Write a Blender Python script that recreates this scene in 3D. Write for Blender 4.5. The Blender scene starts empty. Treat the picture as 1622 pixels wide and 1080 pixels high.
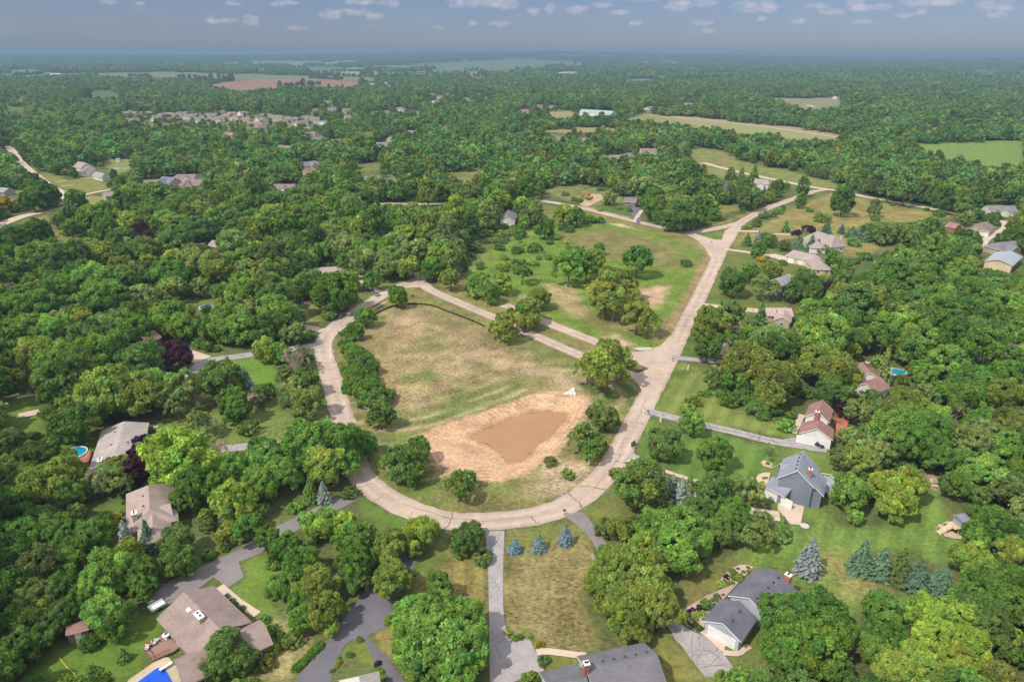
import bpy, bmesh, math, random
import numpy as np
from mathutils import Vector, Matrix
R = math.radians
rng = np.random.default_rng(7)
random.seed(7)
C = bpy.context.scene.collection
SC = bpy.context.scene

# ------------------------------------------------------------------ camera
W0, H0, FPX = 1622.0, 1080.0, 1081.0
CAMH = 90.0
PITCH = math.atan((540 - 86.5) / FPX)
ROLL = 0.0035
_f = np.array([0, math.cos(PITCH), -math.sin(PITCH)])
_r0 = np.array([1.0, 0, 0]); _u0 = np.array([0, math.sin(PITCH), math.cos(PITCH)])
_r = _r0 * math.cos(ROLL) + _u0 * math.sin(ROLL)
_u = _u0 * math.cos(ROLL) - _r0 * math.sin(ROLL)
CAM = np.array([0, 0, CAMH])

def ray(px, py):
    d = _f + _r * ((px - 811) / FPX) - _u * ((py - 540) / FPX)
    return d
def G(px, py, z=0.0):
    d = ray(px, py)
    if d[2] > -1e-4: d[2] = -1e-4
    t = (z - CAMH) / d[2]
    p = CAM + d * t
    return (float(p[0]), float(p[1]))
def proj(x, y, z):
    v0 = x; v1 = y; v2 = z - CAMH
    zz = v0 * _f[0] + v1 * _f[1] + v2 * _f[2]
    px = 811 + FPX * (v0 * _r[0] + v1 * _r[1] + v2 * _r[2]) / zz
    py = 540 - FPX * (v0 * _u[0] + v1 * _u[1] + v2 * _u[2]) / zz
    return px, py
def depth(x, y, z=0):
    return y * _f[1] + (z - CAMH) * _f[2]

TILE = {'A': (0, 540, 3.956), 'B': (405, 540, 3.956), 'Q': (810, 540, 3.956), 'D': (1212, 540, 3.956),
        'E': (0, 810, 3.956), 'F': (405, 810, 3.956), 'V': (810, 810, 3.956), 'H': (1212, 810, 3.956),
        'M': (0, 270, 3.956), 'K': (405, 270, 3.956), 'I': (810, 270, 3.956), 'J': (1212, 270, 3.956),
        'a': (0, 0, 3.956), 'b': (405, 0, 3.956), 'c': (810, 0, 3.956), 'd': (1212, 0, 3.956),
        '0': (0, 0, 1.0),
        '7': (1190, 690, 7.71), '8': (1240, 560, 6.75), '6': (1070, 880, 6.0), '5': (770, 990, 5.407),
        '3': (80, 650, 5.143), '1': (190, 890, 5.685), 'X': (1200, 350, 7.2), 'R': (640, 420, 3.862),
        'w': (190, 160, 6.75), 'x': (430, 160, 6.75), 'y': (0, 230, 6.75), 'z': (1380, 300, 6.7),
        'N': (960, 230, 6.0), 'k': (440, 420, 7.715), 'f': (500, 980, 9.01), 'p': (1440, 740, 7.715)}
def T(t, x, y):
    o = TILE[t]
    return (o[0] + x / o[2], o[1] + y / o[2])
def P(t, s):
    return [T(t, *map(float, q.split(','))) for q in s.split()]
def GP(pts, z=0.0):
    return [G(x, y, z) for x, y in pts]

# ------------------------------------------------------------------ materials
def new_mat(name):
    m = bpy.data.materials.new(name); m.use_nodes = True
    nt = m.node_tree
    b = nt.nodes['Principled BSDF']
    return m, nt, b
def N(nt, typ, **kw):
    n = nt.nodes.new(typ)
    for k, v in kw.items():
        if hasattr(n, k) and k not in ('inputs',): setattr(n, k, v)
    return n
def L(nt, a, b): nt.links.new(a, b)
def mathn(nt, op, a, b=None):
    n = nt.nodes.new('ShaderNodeMath'); n.operation = op
    for i, v in enumerate((a, b)):
        if v is None: continue
        if hasattr(v, 'links'): nt.links.new(v, n.inputs[i])
        else: n.inputs[i].default_value = v
    return n.outputs[0]
def mixc(nt, fac, a, b, mode='MIX'):
    n = nt.nodes.new('ShaderNodeMix'); n.data_type = 'RGBA'; n.blend_type = mode
    for s, v in ((n.inputs[0], fac), (n.inputs[6], a), (n.inputs[7], b)):
        if hasattr(v, 'links'): nt.links.new(v, s)
        elif isinstance(v, (int, float)): s.default_value = v
        else: s.default_value = (v[0], v[1], v[2], 1)
    return n.outputs[2]
def noise(nt, vec, scale, detail=3, rough=.55):
    n = nt.nodes.new('ShaderNodeTexNoise')
    n.inputs['Scale'].default_value = scale; n.inputs['Detail'].default_value = detail
    n.inputs['Roughness'].default_value = rough
    if vec is not None: nt.links.new(vec, n.inputs['Vector'])
    return n.outputs[0]
def ramp(nt, v, lo, hi):
    n = nt.nodes.new('ShaderNodeMapRange')
    nt.links.new(v, n.inputs[0]); n.inputs[1].default_value = lo; n.inputs[2].default_value = hi
    return n.outputs[0]
def objco(nt): return nt.nodes.new('ShaderNodeTexCoord').outputs['Object']
def mapping(nt, vec, scale=(1, 1, 1), rot=(0, 0, 0)):
    n = nt.nodes.new('ShaderNodeMapping'); n.inputs['Scale'].default_value = scale; n.inputs['Rotation'].default_value = rot
    nt.links.new(vec, n.inputs['Vector']); return n.outputs[0]

def mat_noise(name, col, amp=.25, scale=1.0, rough=.85, col2=None, scale2=.15, spec=.25, bump=0):
    m, nt, b = new_mat(name)
    v = objco(nt)
    n1 = noise(nt, v, scale, 4, .6); n2 = noise(nt, v, scale2, 3)
    c2 = col2 or tuple(x * .72 for x in col)
    base = mixc(nt, ramp(nt, n2, .35, .65), col, c2)
    mul = mathn(nt, 'ADD', mathn(nt, 'MULTIPLY', n1, 2 * amp), 1 - amp)
    cc = nt.nodes.new('ShaderNodeCombineXYZ')
    for i in range(3): nt.links.new(mul, cc.inputs[i])
    base = mixc(nt, 1.0, base, cc.outputs[0], 'MULTIPLY')
    L(nt, base, b.inputs['Base Color'])
    b.inputs['Roughness'].default_value = rough
    b.inputs['Specular IOR Level'].default_value = spec
    if bump:
        bn = nt.nodes.new('ShaderNodeBump'); bn.inputs['Strength'].default_value = bump
        L(nt, n1, bn.inputs['Height']); L(nt, bn.outputs[0], b.inputs['Normal'])
    return m
def mat_shingle(name, col):
    m, nt, b = new_mat(name)
    v = objco(nt)
    n1 = noise(nt, v, 4.5, 3, .7); n2 = noise(nt, v, .35, 3); n3 = noise(nt, mapping(nt, v, (.5, .5, 5)), 2.0, 2)
    c = mixc(nt, ramp(nt, n2, .3, .7), tuple(x * 1.12 for x in col), tuple(x * .82 for x in col))
    s = mathn(nt, 'ADD', mathn(nt, 'MULTIPLY', n1, .7), mathn(nt, 'MULTIPLY', n3, .5))
    s = mathn(nt, 'ADD', s, .42)
    cc = nt.nodes.new('ShaderNodeCombineXYZ')
    for i in range(3): nt.links.new(s, cc.inputs[i])
    c = mixc(nt, 1.0, c, cc.outputs[0], 'MULTIPLY')
    L(nt, c, b.inputs['Base Color']); b.inputs['Roughness'].default_value = .9
    b.inputs['Specular IOR Level'].default_value = .2
    return m
def mat_plain(name, col, rough=.5, metal=0, spec=.4):
    m = mat_noise(name, col, .06, 2.0, rough, tuple(x * .93 for x in col), .5, spec)
    m.node_tree.nodes['Principled BSDF'].inputs['Metallic'].default_value = metal
    return m

# leaf materials ---------------------------------------------------
def leaf_mat(name, instancer=False):
    m, nt, b = new_mat(name)
    nt.nodes.remove(b)
    out = nt.nodes['Material Output']
    if instancer:
        a = nt.nodes.new('ShaderNodeAttribute'); a.attribute_type = 'INSTANCER'; a.attribute_name = 'tcol'; c0 = a.outputs['Color']
    else:
        a = nt.nodes.new('ShaderNodeObjectInfo'); c0 = a.outputs['Color']
    t = nt.nodes.new('ShaderNodeAttribute'); t.attribute_type = 'GEOMETRY'; t.attribute_name = 'tint'
    c = mixc(nt, 1.0, c0, t.outputs['Color'], 'MULTIPLY')
    d = nt.nodes.new('ShaderNodeBsdfDiffuse'); L(nt, c, d.inputs['Color'])
    tr = nt.nodes.new('ShaderNodeBsdfTranslucent')
    c2 = mixc(nt, 1.0, c, (1.25, 1.25, .6), 'MULTIPLY'); L(nt, c2, tr.inputs['Color'])
    mx = nt.nodes.new('ShaderNodeMixShader'); mx.inputs[0].default_value = .40
    L(nt, d.outputs[0], mx.inputs[1]); L(nt, tr.outputs[0], mx.inputs[2])
    L(nt, mx.outputs[0], out.inputs['Surface'])
    return m
LEAF = leaf_mat('leaf_foliage'); LEAFW = leaf_mat('woodland_foliage', True)
BARK = mat_noise('bark', (.16, .125, .095), .35, 3, .95)
PALEBARK = mat_noise('pale_bark', (.4, .35, .3), .25, 3, .95)

# ------------------------------------------------------------------ mesh builder
class MB:
    def __init__(s): s.v = []; s.f = []; s.m = []
    def face(s, pts, mi=0):
        i = len(s.v); s.v += [tuple(p) for p in pts]; s.f.append(tuple(range(i, i + len(pts)))); s.m.append(mi)
    def solid(s, vs, fs, mi=0):
        i = len(s.v); s.v += [tuple(p) for p in vs]
        for f in fs: s.f.append(tuple(i + k for k in f)); s.m.append(mi)
    def box(s, x0, y0, z0, x1, y1, z1, mi=0, M=None):
        vs = [(x0, y0, z0), (x1, y0, z0), (x1, y1, z0), (x0, y1, z0), (x0, y0, z1), (x1, y0, z1), (x1, y1, z1), (x0, y1, z1)]
        if M is not None: vs = [tuple(M @ Vector(v)) for v in vs]
        s.solid(vs, [(3, 2, 1, 0), (4, 5, 6, 7), (0, 1, 5, 4), (1, 2, 6, 5), (2, 3, 7, 6), (3, 0, 4, 7)], mi)
    def prism(s, poly, z0, z1, mi=0, side=None):
        n = len(poly)
        if sum(poly[i][0] * poly[(i + 1) % n][1] - poly[(i + 1) % n][0] * poly[i][1] for i in range(n)) < 0: poly = poly[::-1]
        i = len(s.v)
        s.v += [(p[0], p[1], z0) for p in poly] + [(p[0], p[1], z1) for p in poly]
        s.f.append(tuple(i + n + k for k in range(n))); s.m.append(mi)
        s.f.append(tuple(i + n - 1 - k for k in range(n))); s.m.append(mi)
        for k in range(n):
            j = (k + 1) % n
            s.f.append((i + k, i + j, i + n + j, i + n + k)); s.m.append(mi if side is None else side)
    def tube(s, pts, rad, n=6, mi=0, cap=True):
        pts = [Vector(p) for p in pts]; rings = []
        for k, p in enumerate(pts):
            d = (pts[min(k + 1, len(pts) - 1)] - pts[max(k - 1, 0)]).normalized()
            a = d.orthogonal().normalized(); b = d.cross(a)
            i = len(s.v); rings.append(i)
            for q in range(n):
                t = 2 * math.pi * q / n
                s.v.append(tuple(p + (a * math.cos(t) + b * math.sin(t)) * rad[k]))
        for k in range(len(pts) - 1):
            for q in range(n):
                s.f.append((rings[k] + q, rings[k] + (q + 1) % n, rings[k + 1] + (q + 1) % n, rings[k + 1] + q)); s.m.append(mi)
        if cap:
            s.f.append(tuple(rings[-1] + q for q in range(n))); s.m.append(mi)
            s.f.append(tuple(rings[0] + n - 1 - q for q in range(n))); s.m.append(mi)
    def cyl(s, x, y, z0, z1, r, n=12, mi=0, r2=None):
        s.tube([(x, y, z0), (x, y, z1)], [r, r if r2 is None else r2], n, mi)
    def ball(s, c, r, sq=1.0, mi=0, seg=10, rings=6):
        i = len(s.v)
        s.v.append((c[0], c[1], c[2] + r * sq))
        for a in range(1, rings):
            t = math.pi * a / rings
            for b in range(seg):
                u = 2 * math.pi * b / seg
                s.v.append((c[0] + r * math.sin(t) * math.cos(u), c[1] + r * math.sin(t) * math.sin(u), c[2] + r * sq * math.cos(t)))
        s.v.append((c[0], c[1], c[2] - r * sq)); last = len(s.v) - 1
        for b in range(seg):
            s.f.append((i, i + 1 + b, i + 1 + (b + 1) % seg)); s.m.append(mi)
            for a in range(rings - 2):
                p = i + 1 + a * seg
                s.f.append((p + b, p + seg + b, p + seg + (b + 1) % seg, p + (b + 1) % seg)); s.m.append(mi)
            p = i + 1 + (rings - 2) * seg
            s.f.append((p + b, last, p + (b + 1) % seg)); s.m.append(mi)
    def mesh(s, name, mats, origin=(0, 0, 0)):
        me = bpy.data.meshes.new(name)
        o = origin
        me.from_pydata([(v[0] - o[0], v[1] - o[1], v[2] - o[2]) for v in s.v], [], s.f)
        mats = mats if isinstance(mats, (list, tuple)) else [mats]
        for m in mats: me.materials.append(m)
        if len(mats) > 1: me.polygons.foreach_set('material_index', s.m)
        me.update()
        return me
    def build(s, name, mats, parent=None, loc=(0, 0, 0), origin=(0, 0, 0), rz=0):
        o = bpy.data.objects.new(name, s.mesh(name, mats, origin)); C.objects.link(o)
        o.location = loc; o.rotation_euler = (0, 0, rz); o.parent = parent
        return o
def tag(o, label=None, cat=None, group=None, kind=None):
    for k, v in (('label', label), ('category', cat), ('group', group), ('kind', kind)):
        if v: o[k] = v
    return o
def empty(name, loc, rz=0):
    o = bpy.data.objects.new(name, None); C.objects.link(o); o.location = loc; o.rotation_euler = (0, 0, rz)
    o.empty_display_size = .5
    return o
def copy_tree(o, parent=None):
    c = o.copy(); C.objects.link(c); c.parent = parent
    for ch in list(o.children): copy_tree(ch, c)
    return c

# ------------------------------------------------------------------ numpy helpers
def inside(px, py, poly):
    r = np.zeros(px.shape, bool); n = len(poly); j = n - 1
    for i in range(n):
        xi, yi = poly[i]; xj, yj = poly[j]
        if yi != yj:
            c = ((yi > py) != (yj > py)) & (px < (xj - xi) * (py - yi) / (yj - yi) + xi)
            r ^= c
        j = i
    return r
def segdist(px, py, pts, closed=True):
    d = np.full(px.shape, 1e9); n = len(pts)
    for i in range(n if closed else n - 1):
        ax, ay = pts[i]; bx, by = pts[(i + 1) % n]
        dx, dy = bx - ax, by - ay; l2 = dx * dx + dy * dy + 1e-12
        t = np.clip(((px - ax) * dx + (py - ay) * dy) / l2, 0, 1)
        d = np.minimum(d, (px - ax - t * dx) ** 2 + (py - ay - t * dy) ** 2)
    return np.sqrt(d)
def sdist(px, py, poly):
    d = segdist(px, py, poly); return np.where(inside(px, py, poly), -d, d)
_ph = rng.uniform(0, 6.28, (40, 2)); _an = rng.uniform(0, 6.28, 40)
def wob(x, y, wl, k=0):
    """smooth pseudo noise in -1..1 with wavelength wl"""
    s = 0
    for i in range(6):
        q = (i + k * 6) % 40; f = 6.283 / wl * (0.6 + .25 * i)
        s = s + np.sin(f * (x * math.cos(_an[q]) + y * math.sin(_an[q])) + _ph[q, 0]) / (1 + .35 * i)
    return s / 2.6
def hash2(ix, iy, k=0):
    h = (ix.astype(np.int64) * 374761393 + iy.astype(np.int64) * 668265263 + k * 974634777) & 0x7fffffff
    h = ((h ^ (h >> 13)) * 1274126177) & 0x7fffffff
    return ((h ^ (h >> 16)) & 0xffff) / 65535.0
def vnoise(x, y, s, k=0):
    x = x / s; y = y / s
    ix = np.floor(x); iy = np.floor(y); fx = x - ix; fy = y - iy
    fx = fx * fx * (3 - 2 * fx); fy = fy * fy * (3 - 2 * fy)
    a = hash2(ix, iy, k); b = hash2(ix + 1, iy, k); c = hash2(ix, iy + 1, k); d = hash2(ix + 1, iy + 1, k)
    return (a * (1 - fx) + b * fx) * (1 - fy) + (c * (1 - fx) + d * fx) * fy
def smooth(a, b, x):
    t = np.clip((x - a) / (b - a), 0, 1); return t * t * (3 - 2 * t)
# ------------------------------------------------------------------ open areas (traced in the photograph, laid on the ground)
FLOOR = (.105, .125, .042)
G1 = (.115, .18, .032); G2 = (.18, .19, .055); MEAD = (.125, .20, .03); TAN = (.265, .205, .105)
SAND = (.50, .325, .20); MUD = (.33, .18, .085); DRY = (.205, .175, .072); STRAW = (.36, .29, .14); GREEN2 = (.085, .13, .03)
OPEN = []   # (poly, colour, soft metres, roughness 0..1, stripe (ax,ay,bx,by,width,amp) or None, excludes trees, warp m)
def op(t, s, col, soft=1.5, rough=.4, stripe=None, ex=True, warp=1.5):
    OPEN.append((P(t, s), col, soft, rough, stripe, ex, warp))
# far open country
FARG = (.10, .15, .05)
op('0', '116,149 136,144 184,146 187,153 141,158', (.07, .14, .05), 8, .1)
op('0', '0,162 28,164 60,177 15,182 0,177', (.09, .15, .05), 8, .1)
op('0', '106,117.5 278,115 410,119 600,124 600,129 410,126 278,125 170,122', (.17, .18, .085), 30, .1)
op('0', '313,134 405,126 490,125 580,131 567,139 480,137 405,143.5 374,144', (.27, .15, .10), 12, .1)
op('0', '458,108 531,108 600,115 605,124 520,121', (.12, .18, .07), 30, .1)
op('0', '640,105 815,100 930,103 815,112 721,114', (.13, .185, .075), 30, .1)
op('0', '736,119 775,117 780,123 740,124', (.32, .26, .15), 20, .1)
op('0', '632,115 680,113 684,118 640,119', (.32, .26, .15), 20, .1)
op('0', '526,116 600,114 590,120', (.3, .27, .15), 20, .1)
op('0', '985,125 1030,124 1032,130 988,130', (.15, .17, .08), 15, .1)
op('0', '0,112 60,110 90,118 0,124', (.12, .17, .07), 20, .1)
op('0', '985,192 1020,181 1060,184 1150,193 1215,200 1330,215 1330,222 1290,224 1220,219 1100,203', (.21, .22, .075), 4, .4)
op('0', '1010,180 1080,184 1240,198 1335,214 1335,218 1220,203 1080,190', (.33, .25, .14), 3, .2, ex=True)
op('0', '1060,189 1215,201 1325,216 1325,220 1290,222 1220,217 1120,203', (.24, .26, .10), 4, .3)
op('0', '830,207 930,200 985,203 985,207 900,211', (.27, .22, .10), 4, .3)
op('0', '865,178 905,176 918,186 900,190 870,186', (.28, .23, .11), 4, .3)
op('0', '1208,154 1330,156 1332,168 1272,175 1250,165', (.21, .21, .11), 8, .2)
op('0', '1445,226 1622,222 1622,268 1545,265 1500,252 1462,243', (.15, .23, .05), 4, .5)
op('0', '1100,232 1135,236 1150,252 1100,255 1092,240', (.17, .20, .06), 3, .7)
op('0', '1090,256 1150,254 1215,262 1330,292 1330,300 1200,285 1150,272', (.18, .20, .06), 3, .7)
op('0', '1105,257 1128,259 1126,266 1108,265', (.5, .42, .33), 1, .4)
op('0', '700,275 760,262 770,282 720,290', (.17, .18, .06), 3, .8)
op('0', '860,300 905,288 960,300 990,315 985,338 940,328 890,315', (.16, .18, .055), 3, .9)
op('0', '550,262 600,256 620,266 570,274', (.15, .18, .06), 3, .8)
op('0', '405,192 480,186 515,192 520,203 470,208 405,212', (.16, .17, .07), 3, .4)
op('0', '195,186 300,178 410,176 410,208 330,206 250,205 195,212', (.15, .16, .07), 3, .4)
op('0', '160,250 205,247 212,268 185,275 165,262', (.2, .22, .07), 2, .5)
# far left crossroads
op('y', '330,290 560,300 720,380 1000,330 1180,450 860,545 760,510 600,420', G2, 2, .4)
op('y', '80,560 60,500 240,480 250,540', G2, 2, .4)
op('y', '0,930 330,790 520,740 560,900 720,980 880,960 960,990 700,1030 560,1000 470,850 330,830 0,960', (.2, .185, .06), 2, .5)
op('y', '860,560 1000,540 1160,560 1040,650 940,640', (.24, .22, .08), 2, .4)
op('y', '320,700 640,655 690,680 320,760', (.24, .19, .09), 2, .5)
# ring block
op('0', '512,545 525,523 560,500 600,470 665,446 700,466 790,505 873,543 927,566 1000,598 1040,600 1025,630 1005,674 977,725 945,765 893,803 860,814 810,822 713,826 655,808 607,785 567,750 554,692 541,659 521,588', (.18, .17, .06), 1, .8)
op('0', '535,533 560,510 600,490 650,480 700,487 740,505 800,533 860,565 900,583 925,600 905,628 850,628 780,655 700,684 640,695 600,690 575,640 550,590 537,555', (.17, .165, .06), 3, 1, ex=False, warp=3)
op('0', '600,500 650,488 720,505 790,540 850,575 870,600 800,612 720,628 650,650 610,640 585,600 585,550', TAN, 12, 1, ex=False, warp=6)
op('0', '705,565 760,548 830,570 850,590 790,600 720,600', (.36, .26, .155), 8, .9, ex=False, warp=5)
op('0', '620,505 660,495 690,505 660,525 620,530', (.34, .25, .145), 6, .9, ex=False, warp=4)
op('0', '590,640 650,655 720,640 800,632 850,628 790,648 700,676 640,690 605,680', (.12, .165, .04), 6, .8, ex=False, warp=4)
op('0', '700,625 780,605 860,600 880,606 790,622 715,640', (.14, .165, .045), 4, .8, ex=False, warp=4)
op('0', '640,600 680,585 700,595 660,612', (.12, .17, .04), 4, .8, ex=False, warp=4)
op('0', '860,585 900,592 930,575 960,590 940,612 900,625 880,610', (.4, .31, .19), 5, .7, ex=False, warp=3)
op('0', '905,600 960,610 1010,608 1000,660 970,640 935,625', GREEN2, 2, .6, ex=False)
op('0', '590,690 640,700 655,720 680,745 700,775 690,800 640,785 610,760 590,730', (.10, .15, .03), 4, .6, ex=False, warp=2)
op('0', '930,640 985,640 1000,660 960,740 920,790 870,810 840,795 880,750 905,700', (.16, .17, .05), 4, .8, ex=False, warp=3)
op('0', '870,740 925,725 940,745 920,770 860,785 840,770', (.40, .30, .2), 5, .9, ex=False, warp=4)
op('0', '655,692 690,678 720,668 790,645 850,622 895,618 930,625 945,640 925,668 905,695 872,728 830,752 790,764 740,758 700,748 680,724', SAND, 1.5, .5, ex=False, warp=1)
PIT = P('0', '668,700 720,676 790,652 850,630 900,630 920,640 905,668 880,700 845,738 790,752 730,748 695,738')
POND = P('0', '742,692 770,678 830,657 870,650 897,656 880,682 855,702 827,727 806,730 795,714 775,704')
op('0', '650,480 700,487 800,533 925,598 930,590 800,522 700,476 648,470', (.17, .17, .055), 2, .7, ex=False)
# boulevard and upper meadow
op('0', '730,440 770,400 830,365 870,345 905,333 951,340 1037,360 1100,376 1134,395 1118,440 1090,503 1060,555 1000,590 860,535 700,468 690,452', (.205, .19, .065), 2, .7)
op('0', '735,440 775,400 835,368 880,350 940,345 1037,368 1090,390 1115,400 1090,470 1050,545 1000,552 900,520 840,490 790,460', MEAD, 4, .7, ex=False, warp=4)
op('I', '310,400 600,375 900,430 1080,520 1080,610 890,600 700,560 590,540 420,480 330,440', (.18, .16, .06), 10, .8, ex=False, warp=5)
op('I', '790,735 1000,720 965,820 880,860 795,800', (.40, .28, .18), 3, .6, ex=False, warp=2)
op('I', '200,715 330,720 430,760 500,900 430,940 290,860 230,790', (.33, .26, .13), 4, .9, ex=False, warp=3)
op('I', '500,880 700,900 900,900 960,960 900,1030 620,1030 480,960', (.19, .18, .06), 4, .9, ex=False, warp=3)
op('I', '590,330 700,340 820,380 700,355', (.5, .4, .27), 1, .8, ex=False, warp=1)
op('I', '1160,440 1275,490 1205,640 1125,790 1055,910 980,1068 880,1068 960,950 1060,830 1150,660 1235,520', (.29, .2, .11), 2, .7, ex=False, warp=1.5)
op('R', '700,180 740,190 760,200 700,215', (.42, .33, .22), 2, .6, ex=False)
op('R', '1230,440 1300,430 1400,480 1380,520 1300,500', (.45, .34, .22), 3, .7, ex=False, warp=2)
op('I', '430,215 560,250 750,290 740,310 690,290 560,265 430,235', (.3, .25, .12), 1, .7, ex=False)
op('I', '520,225 640,190 750,215 745,290 680,280 560,245', (.09, .14, .04), 1, .3)
op('I', '930,300 1110,375 1250,350 1400,290 1622,205 1622,240 1480,280 1300,345 1110,390 930,330', (.23, .2, .075), 2, .6)
op('I', '1200,410 1340,375 1325,430 1260,435', (.13, .19, .04), .6, .4)
op('I', '180,230 430,240 560,290 600,330 300,330 200,280', (.16, .18, .05), 3, .8)
op('N', '860,160 1020,20 1250,130 1400,220 1250,230 1050,330 940,230', (.19, .2, .06), 3, .9)
op('N', '1050,560 1250,560 1270,610 1080,660', (.2, .2, .06), 2, .9)
# east side lots
op('0', '1225,347 1262,326 1318,306 1390,319 1515,344 1440,352 1380,354 1340,364 1395,392 1370,412 1330,405 1290,372 1240,380 1190,385 1160,392 1170,372', (.23, .2, .065), 2, .8)
op('0', '1150,394 1190,386 1235,392 1245,408 1272,420 1260,430 1215,438 1205,470 1230,480 1250,490 1210,503 1160,493 1118,497 1104,512 1120,455', (.13, .155, .04), 1.5, .4)
op('0', '1112,560 1080,560 1098,520 1112,502 1122,520 1118,556', (.10, .16, .035), 1.5, .4)
op('0', '1345,418 1385,415 1388,432 1350,440 1335,430', (.09, .13, .04), 1.5, .3)
op('0', '1395,392 1430,385 1420,400 1395,405', (.18, .18, .06), 1.5, .5)
op('0', '1585,385 1622,372 1622,440 1600,420 1560,398', (.12, .17, .04), 1.5, .4)
op('0', '1068,575 1120,582 1140,600 1165,640 1200,665 1255,672 1262,696 1113,668 1032,648', (.165, .205, .05), 1.2, .3, (1048, 640, 1088, 580, 2.2, .11))
op('0', '1050,590 1110,584 1070,600 1045,640 1036,644', GREEN2, 2, .3, ex=False)
op('0', '1028,668 1110,682 1220,706 1260,712 1218,745 1190,772 1110,770 1060,740 1008,722', (.115, .195, .04), 1.2, .3, (1050, 760, 1090, 680, 2.2, .1))
op('0', '1195,770 1215,745 1255,700 1310,700 1330,735 1318,780 1312,830 1270,835 1240,820', (.135, .19, .045), 1.5, .3)
op('0', '1255,835 1310,820 1330,835 1400,835 1465,775 1490,775 1500,815 1530,850 1515,878 1490,897 1430,870 1345,880 1370,938 1445,948 1480,950 1430,968 1370,962 1340,988 1290,948 1262,920 1225,900 1180,895 1160,882 1210,852', (.135, .21, .045), 1.5, .45, (1400, 900, 1420, 800, 2.0, .10))
op('H', '380,230 560,380 680,450 640,520 480,560 400,480 350,350', (.24, .205, .08), 4, .9, ex=False, warp=3)
op('0', '1085,925 1160,885 1195,895 1150,950 1090,965', (.17, .165, .05), 2, .4)
op('0', '1040,1012 1060,1000 1118,1080 1050,1080', (.2, .19, .055), 1.5, .4)
op('0', '1150,1005 1195,1000 1200,1040 1165,1045', (.14, .17, .04), 1, .4)
op('0', '1462,745 1485,750 1490,780 1465,775', (.36, .26, .17), 1.5, .5)
# south lots
op('0', '800,848 905,828 952,880 925,960 945,1010 1000,1018 900,1042 858,1032 842,1012 805,1005', DRY, 2, .9, None, True, 2)
op('0', '800,848 905,828 915,845 850,862 803,875', (.15, .175, .045), 3, .5, ex=False)
op('0', '690,868 769,848 773,990 735,1000 640,955 672,905', (.22, .19, .065), 2, .6, (735, 990, 735, 870, 1.8, .12))
op('0', '690,868 720,880 680,915 660,900', (.12, .16, .04), 2, .5, ex=False)
op('0', '855,1040 925,1035 925,1060 865,1068', (.16, .175, .045), 1, .4)
op('f', '400,400 560,240 700,280 830,560 800,620 400,640 300,600', (.14, .175, .04), .8, .4)
op('f', '780,60 960,110 900,260 1180,720 1330,900 1500,901 1200,500 1080,120', (.23, .2, .07), 1, .5)
op('0', '572,792 607,800 640,828 655,852 600,842 580,815', (.11, .175, .035), 1.5, .3)
op('0', '985,772 1012,738 992,800 968,850 938,812', (.16, .18, .045), 1.5, .4)
op('0', '365,930 387,914 380,890 415,878 450,880 445,930 432,982 436,1002 410,976 360,926', (.135, .205, .038), 1.2, .3)
op('0', '436,985 500,985 472,1048 450,1080 400,1080 430,1012', (.27, .225, .10), 2, .8)
op('0', '30,1080 110,1020 205,985 255,958 272,985 230,1030 242,1050 205,1080', (.105, .175, .03), 2, .3)
# west lots
op('0', '148,805 195,790 195,850 140,852', (.11, .16, .035), 1.5, .3)
op('0', '12,640 60,630 62,665 75,690 100,700 150,695 132,762 95,748 60,740 20,705', (.12, .19, .035), 2, .4)
op('0', '362,565 440,560 436,610 402,625 385,600 345,582', (.125, .215, .035), 1.5, .3)
op('0', '252,672 320,650 400,650 430,640 520,650 532,665 470,672 455,700 360,705 330,692 262,692', (.16, .205, .052), 2, .6)
op('0', '488,572 512,600 525,650 542,668 524,668 500,602', (.10, .16, .035), 1.2, .4)
op('0', '463,481 520,485 518,505 490,519 470,502', (.2, .2, .055), 1.5, .4)
op('0', '550,485 590,462 602,476 565,497', (.14, .17, .045), 1.5, .4)
op('0', '592,440 650,435 630,452 605,458', (.17, .18, .05), 1.5, .4)
op('0', '300,477 345,470 330,490 310,488', (.13, .17, .04), 1.5, .4)

# ------------------------------------------------------------------ terrain height
PITW = GP(PIT); PONDW = GP(POND, -1.2)
def terrain(x, y):
    """ground height; the excavated pond basin and low swells in the far distance"""
    x = np.asarray(x, float); y = np.asarray(y, float)
    z = np.zeros(x.shape)
    m = (np.abs(x - 10) < 75) & (y > 90) & (y < 260)
    if m.any():
        xs, ys = x[m], y[m]
        d = sdist(xs, ys, PONDW); e = sdist(xs, ys, PITW)
        zz = -1.2 * smooth(9, 1.0, d) - .9 * smooth(.8, -3, d + .9 * wob(xs, ys, 7, 2))
        zz = zz * smooth(3, -4, e)
        zz += .4 * np.exp(-((e - 1.5) / 1.8) ** 2) * (1 + .5 * wob(xs, ys, 5, 1))
        z[m] = zz
    r = np.hypot(x, y); az = np.arctan2(x, y)
    far = r > 2500
    if far.any():
        rr = r[far]; aa = az[far]
        k = 34 + 60 * np.exp(-((aa - .02) / .33) ** 2) + 6 * np.sin(aa * 9 + 1) + 4 * np.sin(aa * 23)
        z[far] = np.maximum(0, k) * np.clip((rr - 5200) / 5200, 0, 1) ** 1.5 + 8 * smooth(2500, 5000, rr) * (1 + wob(x[far], y[far], 2600, 3)) * .5
    return z

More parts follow.
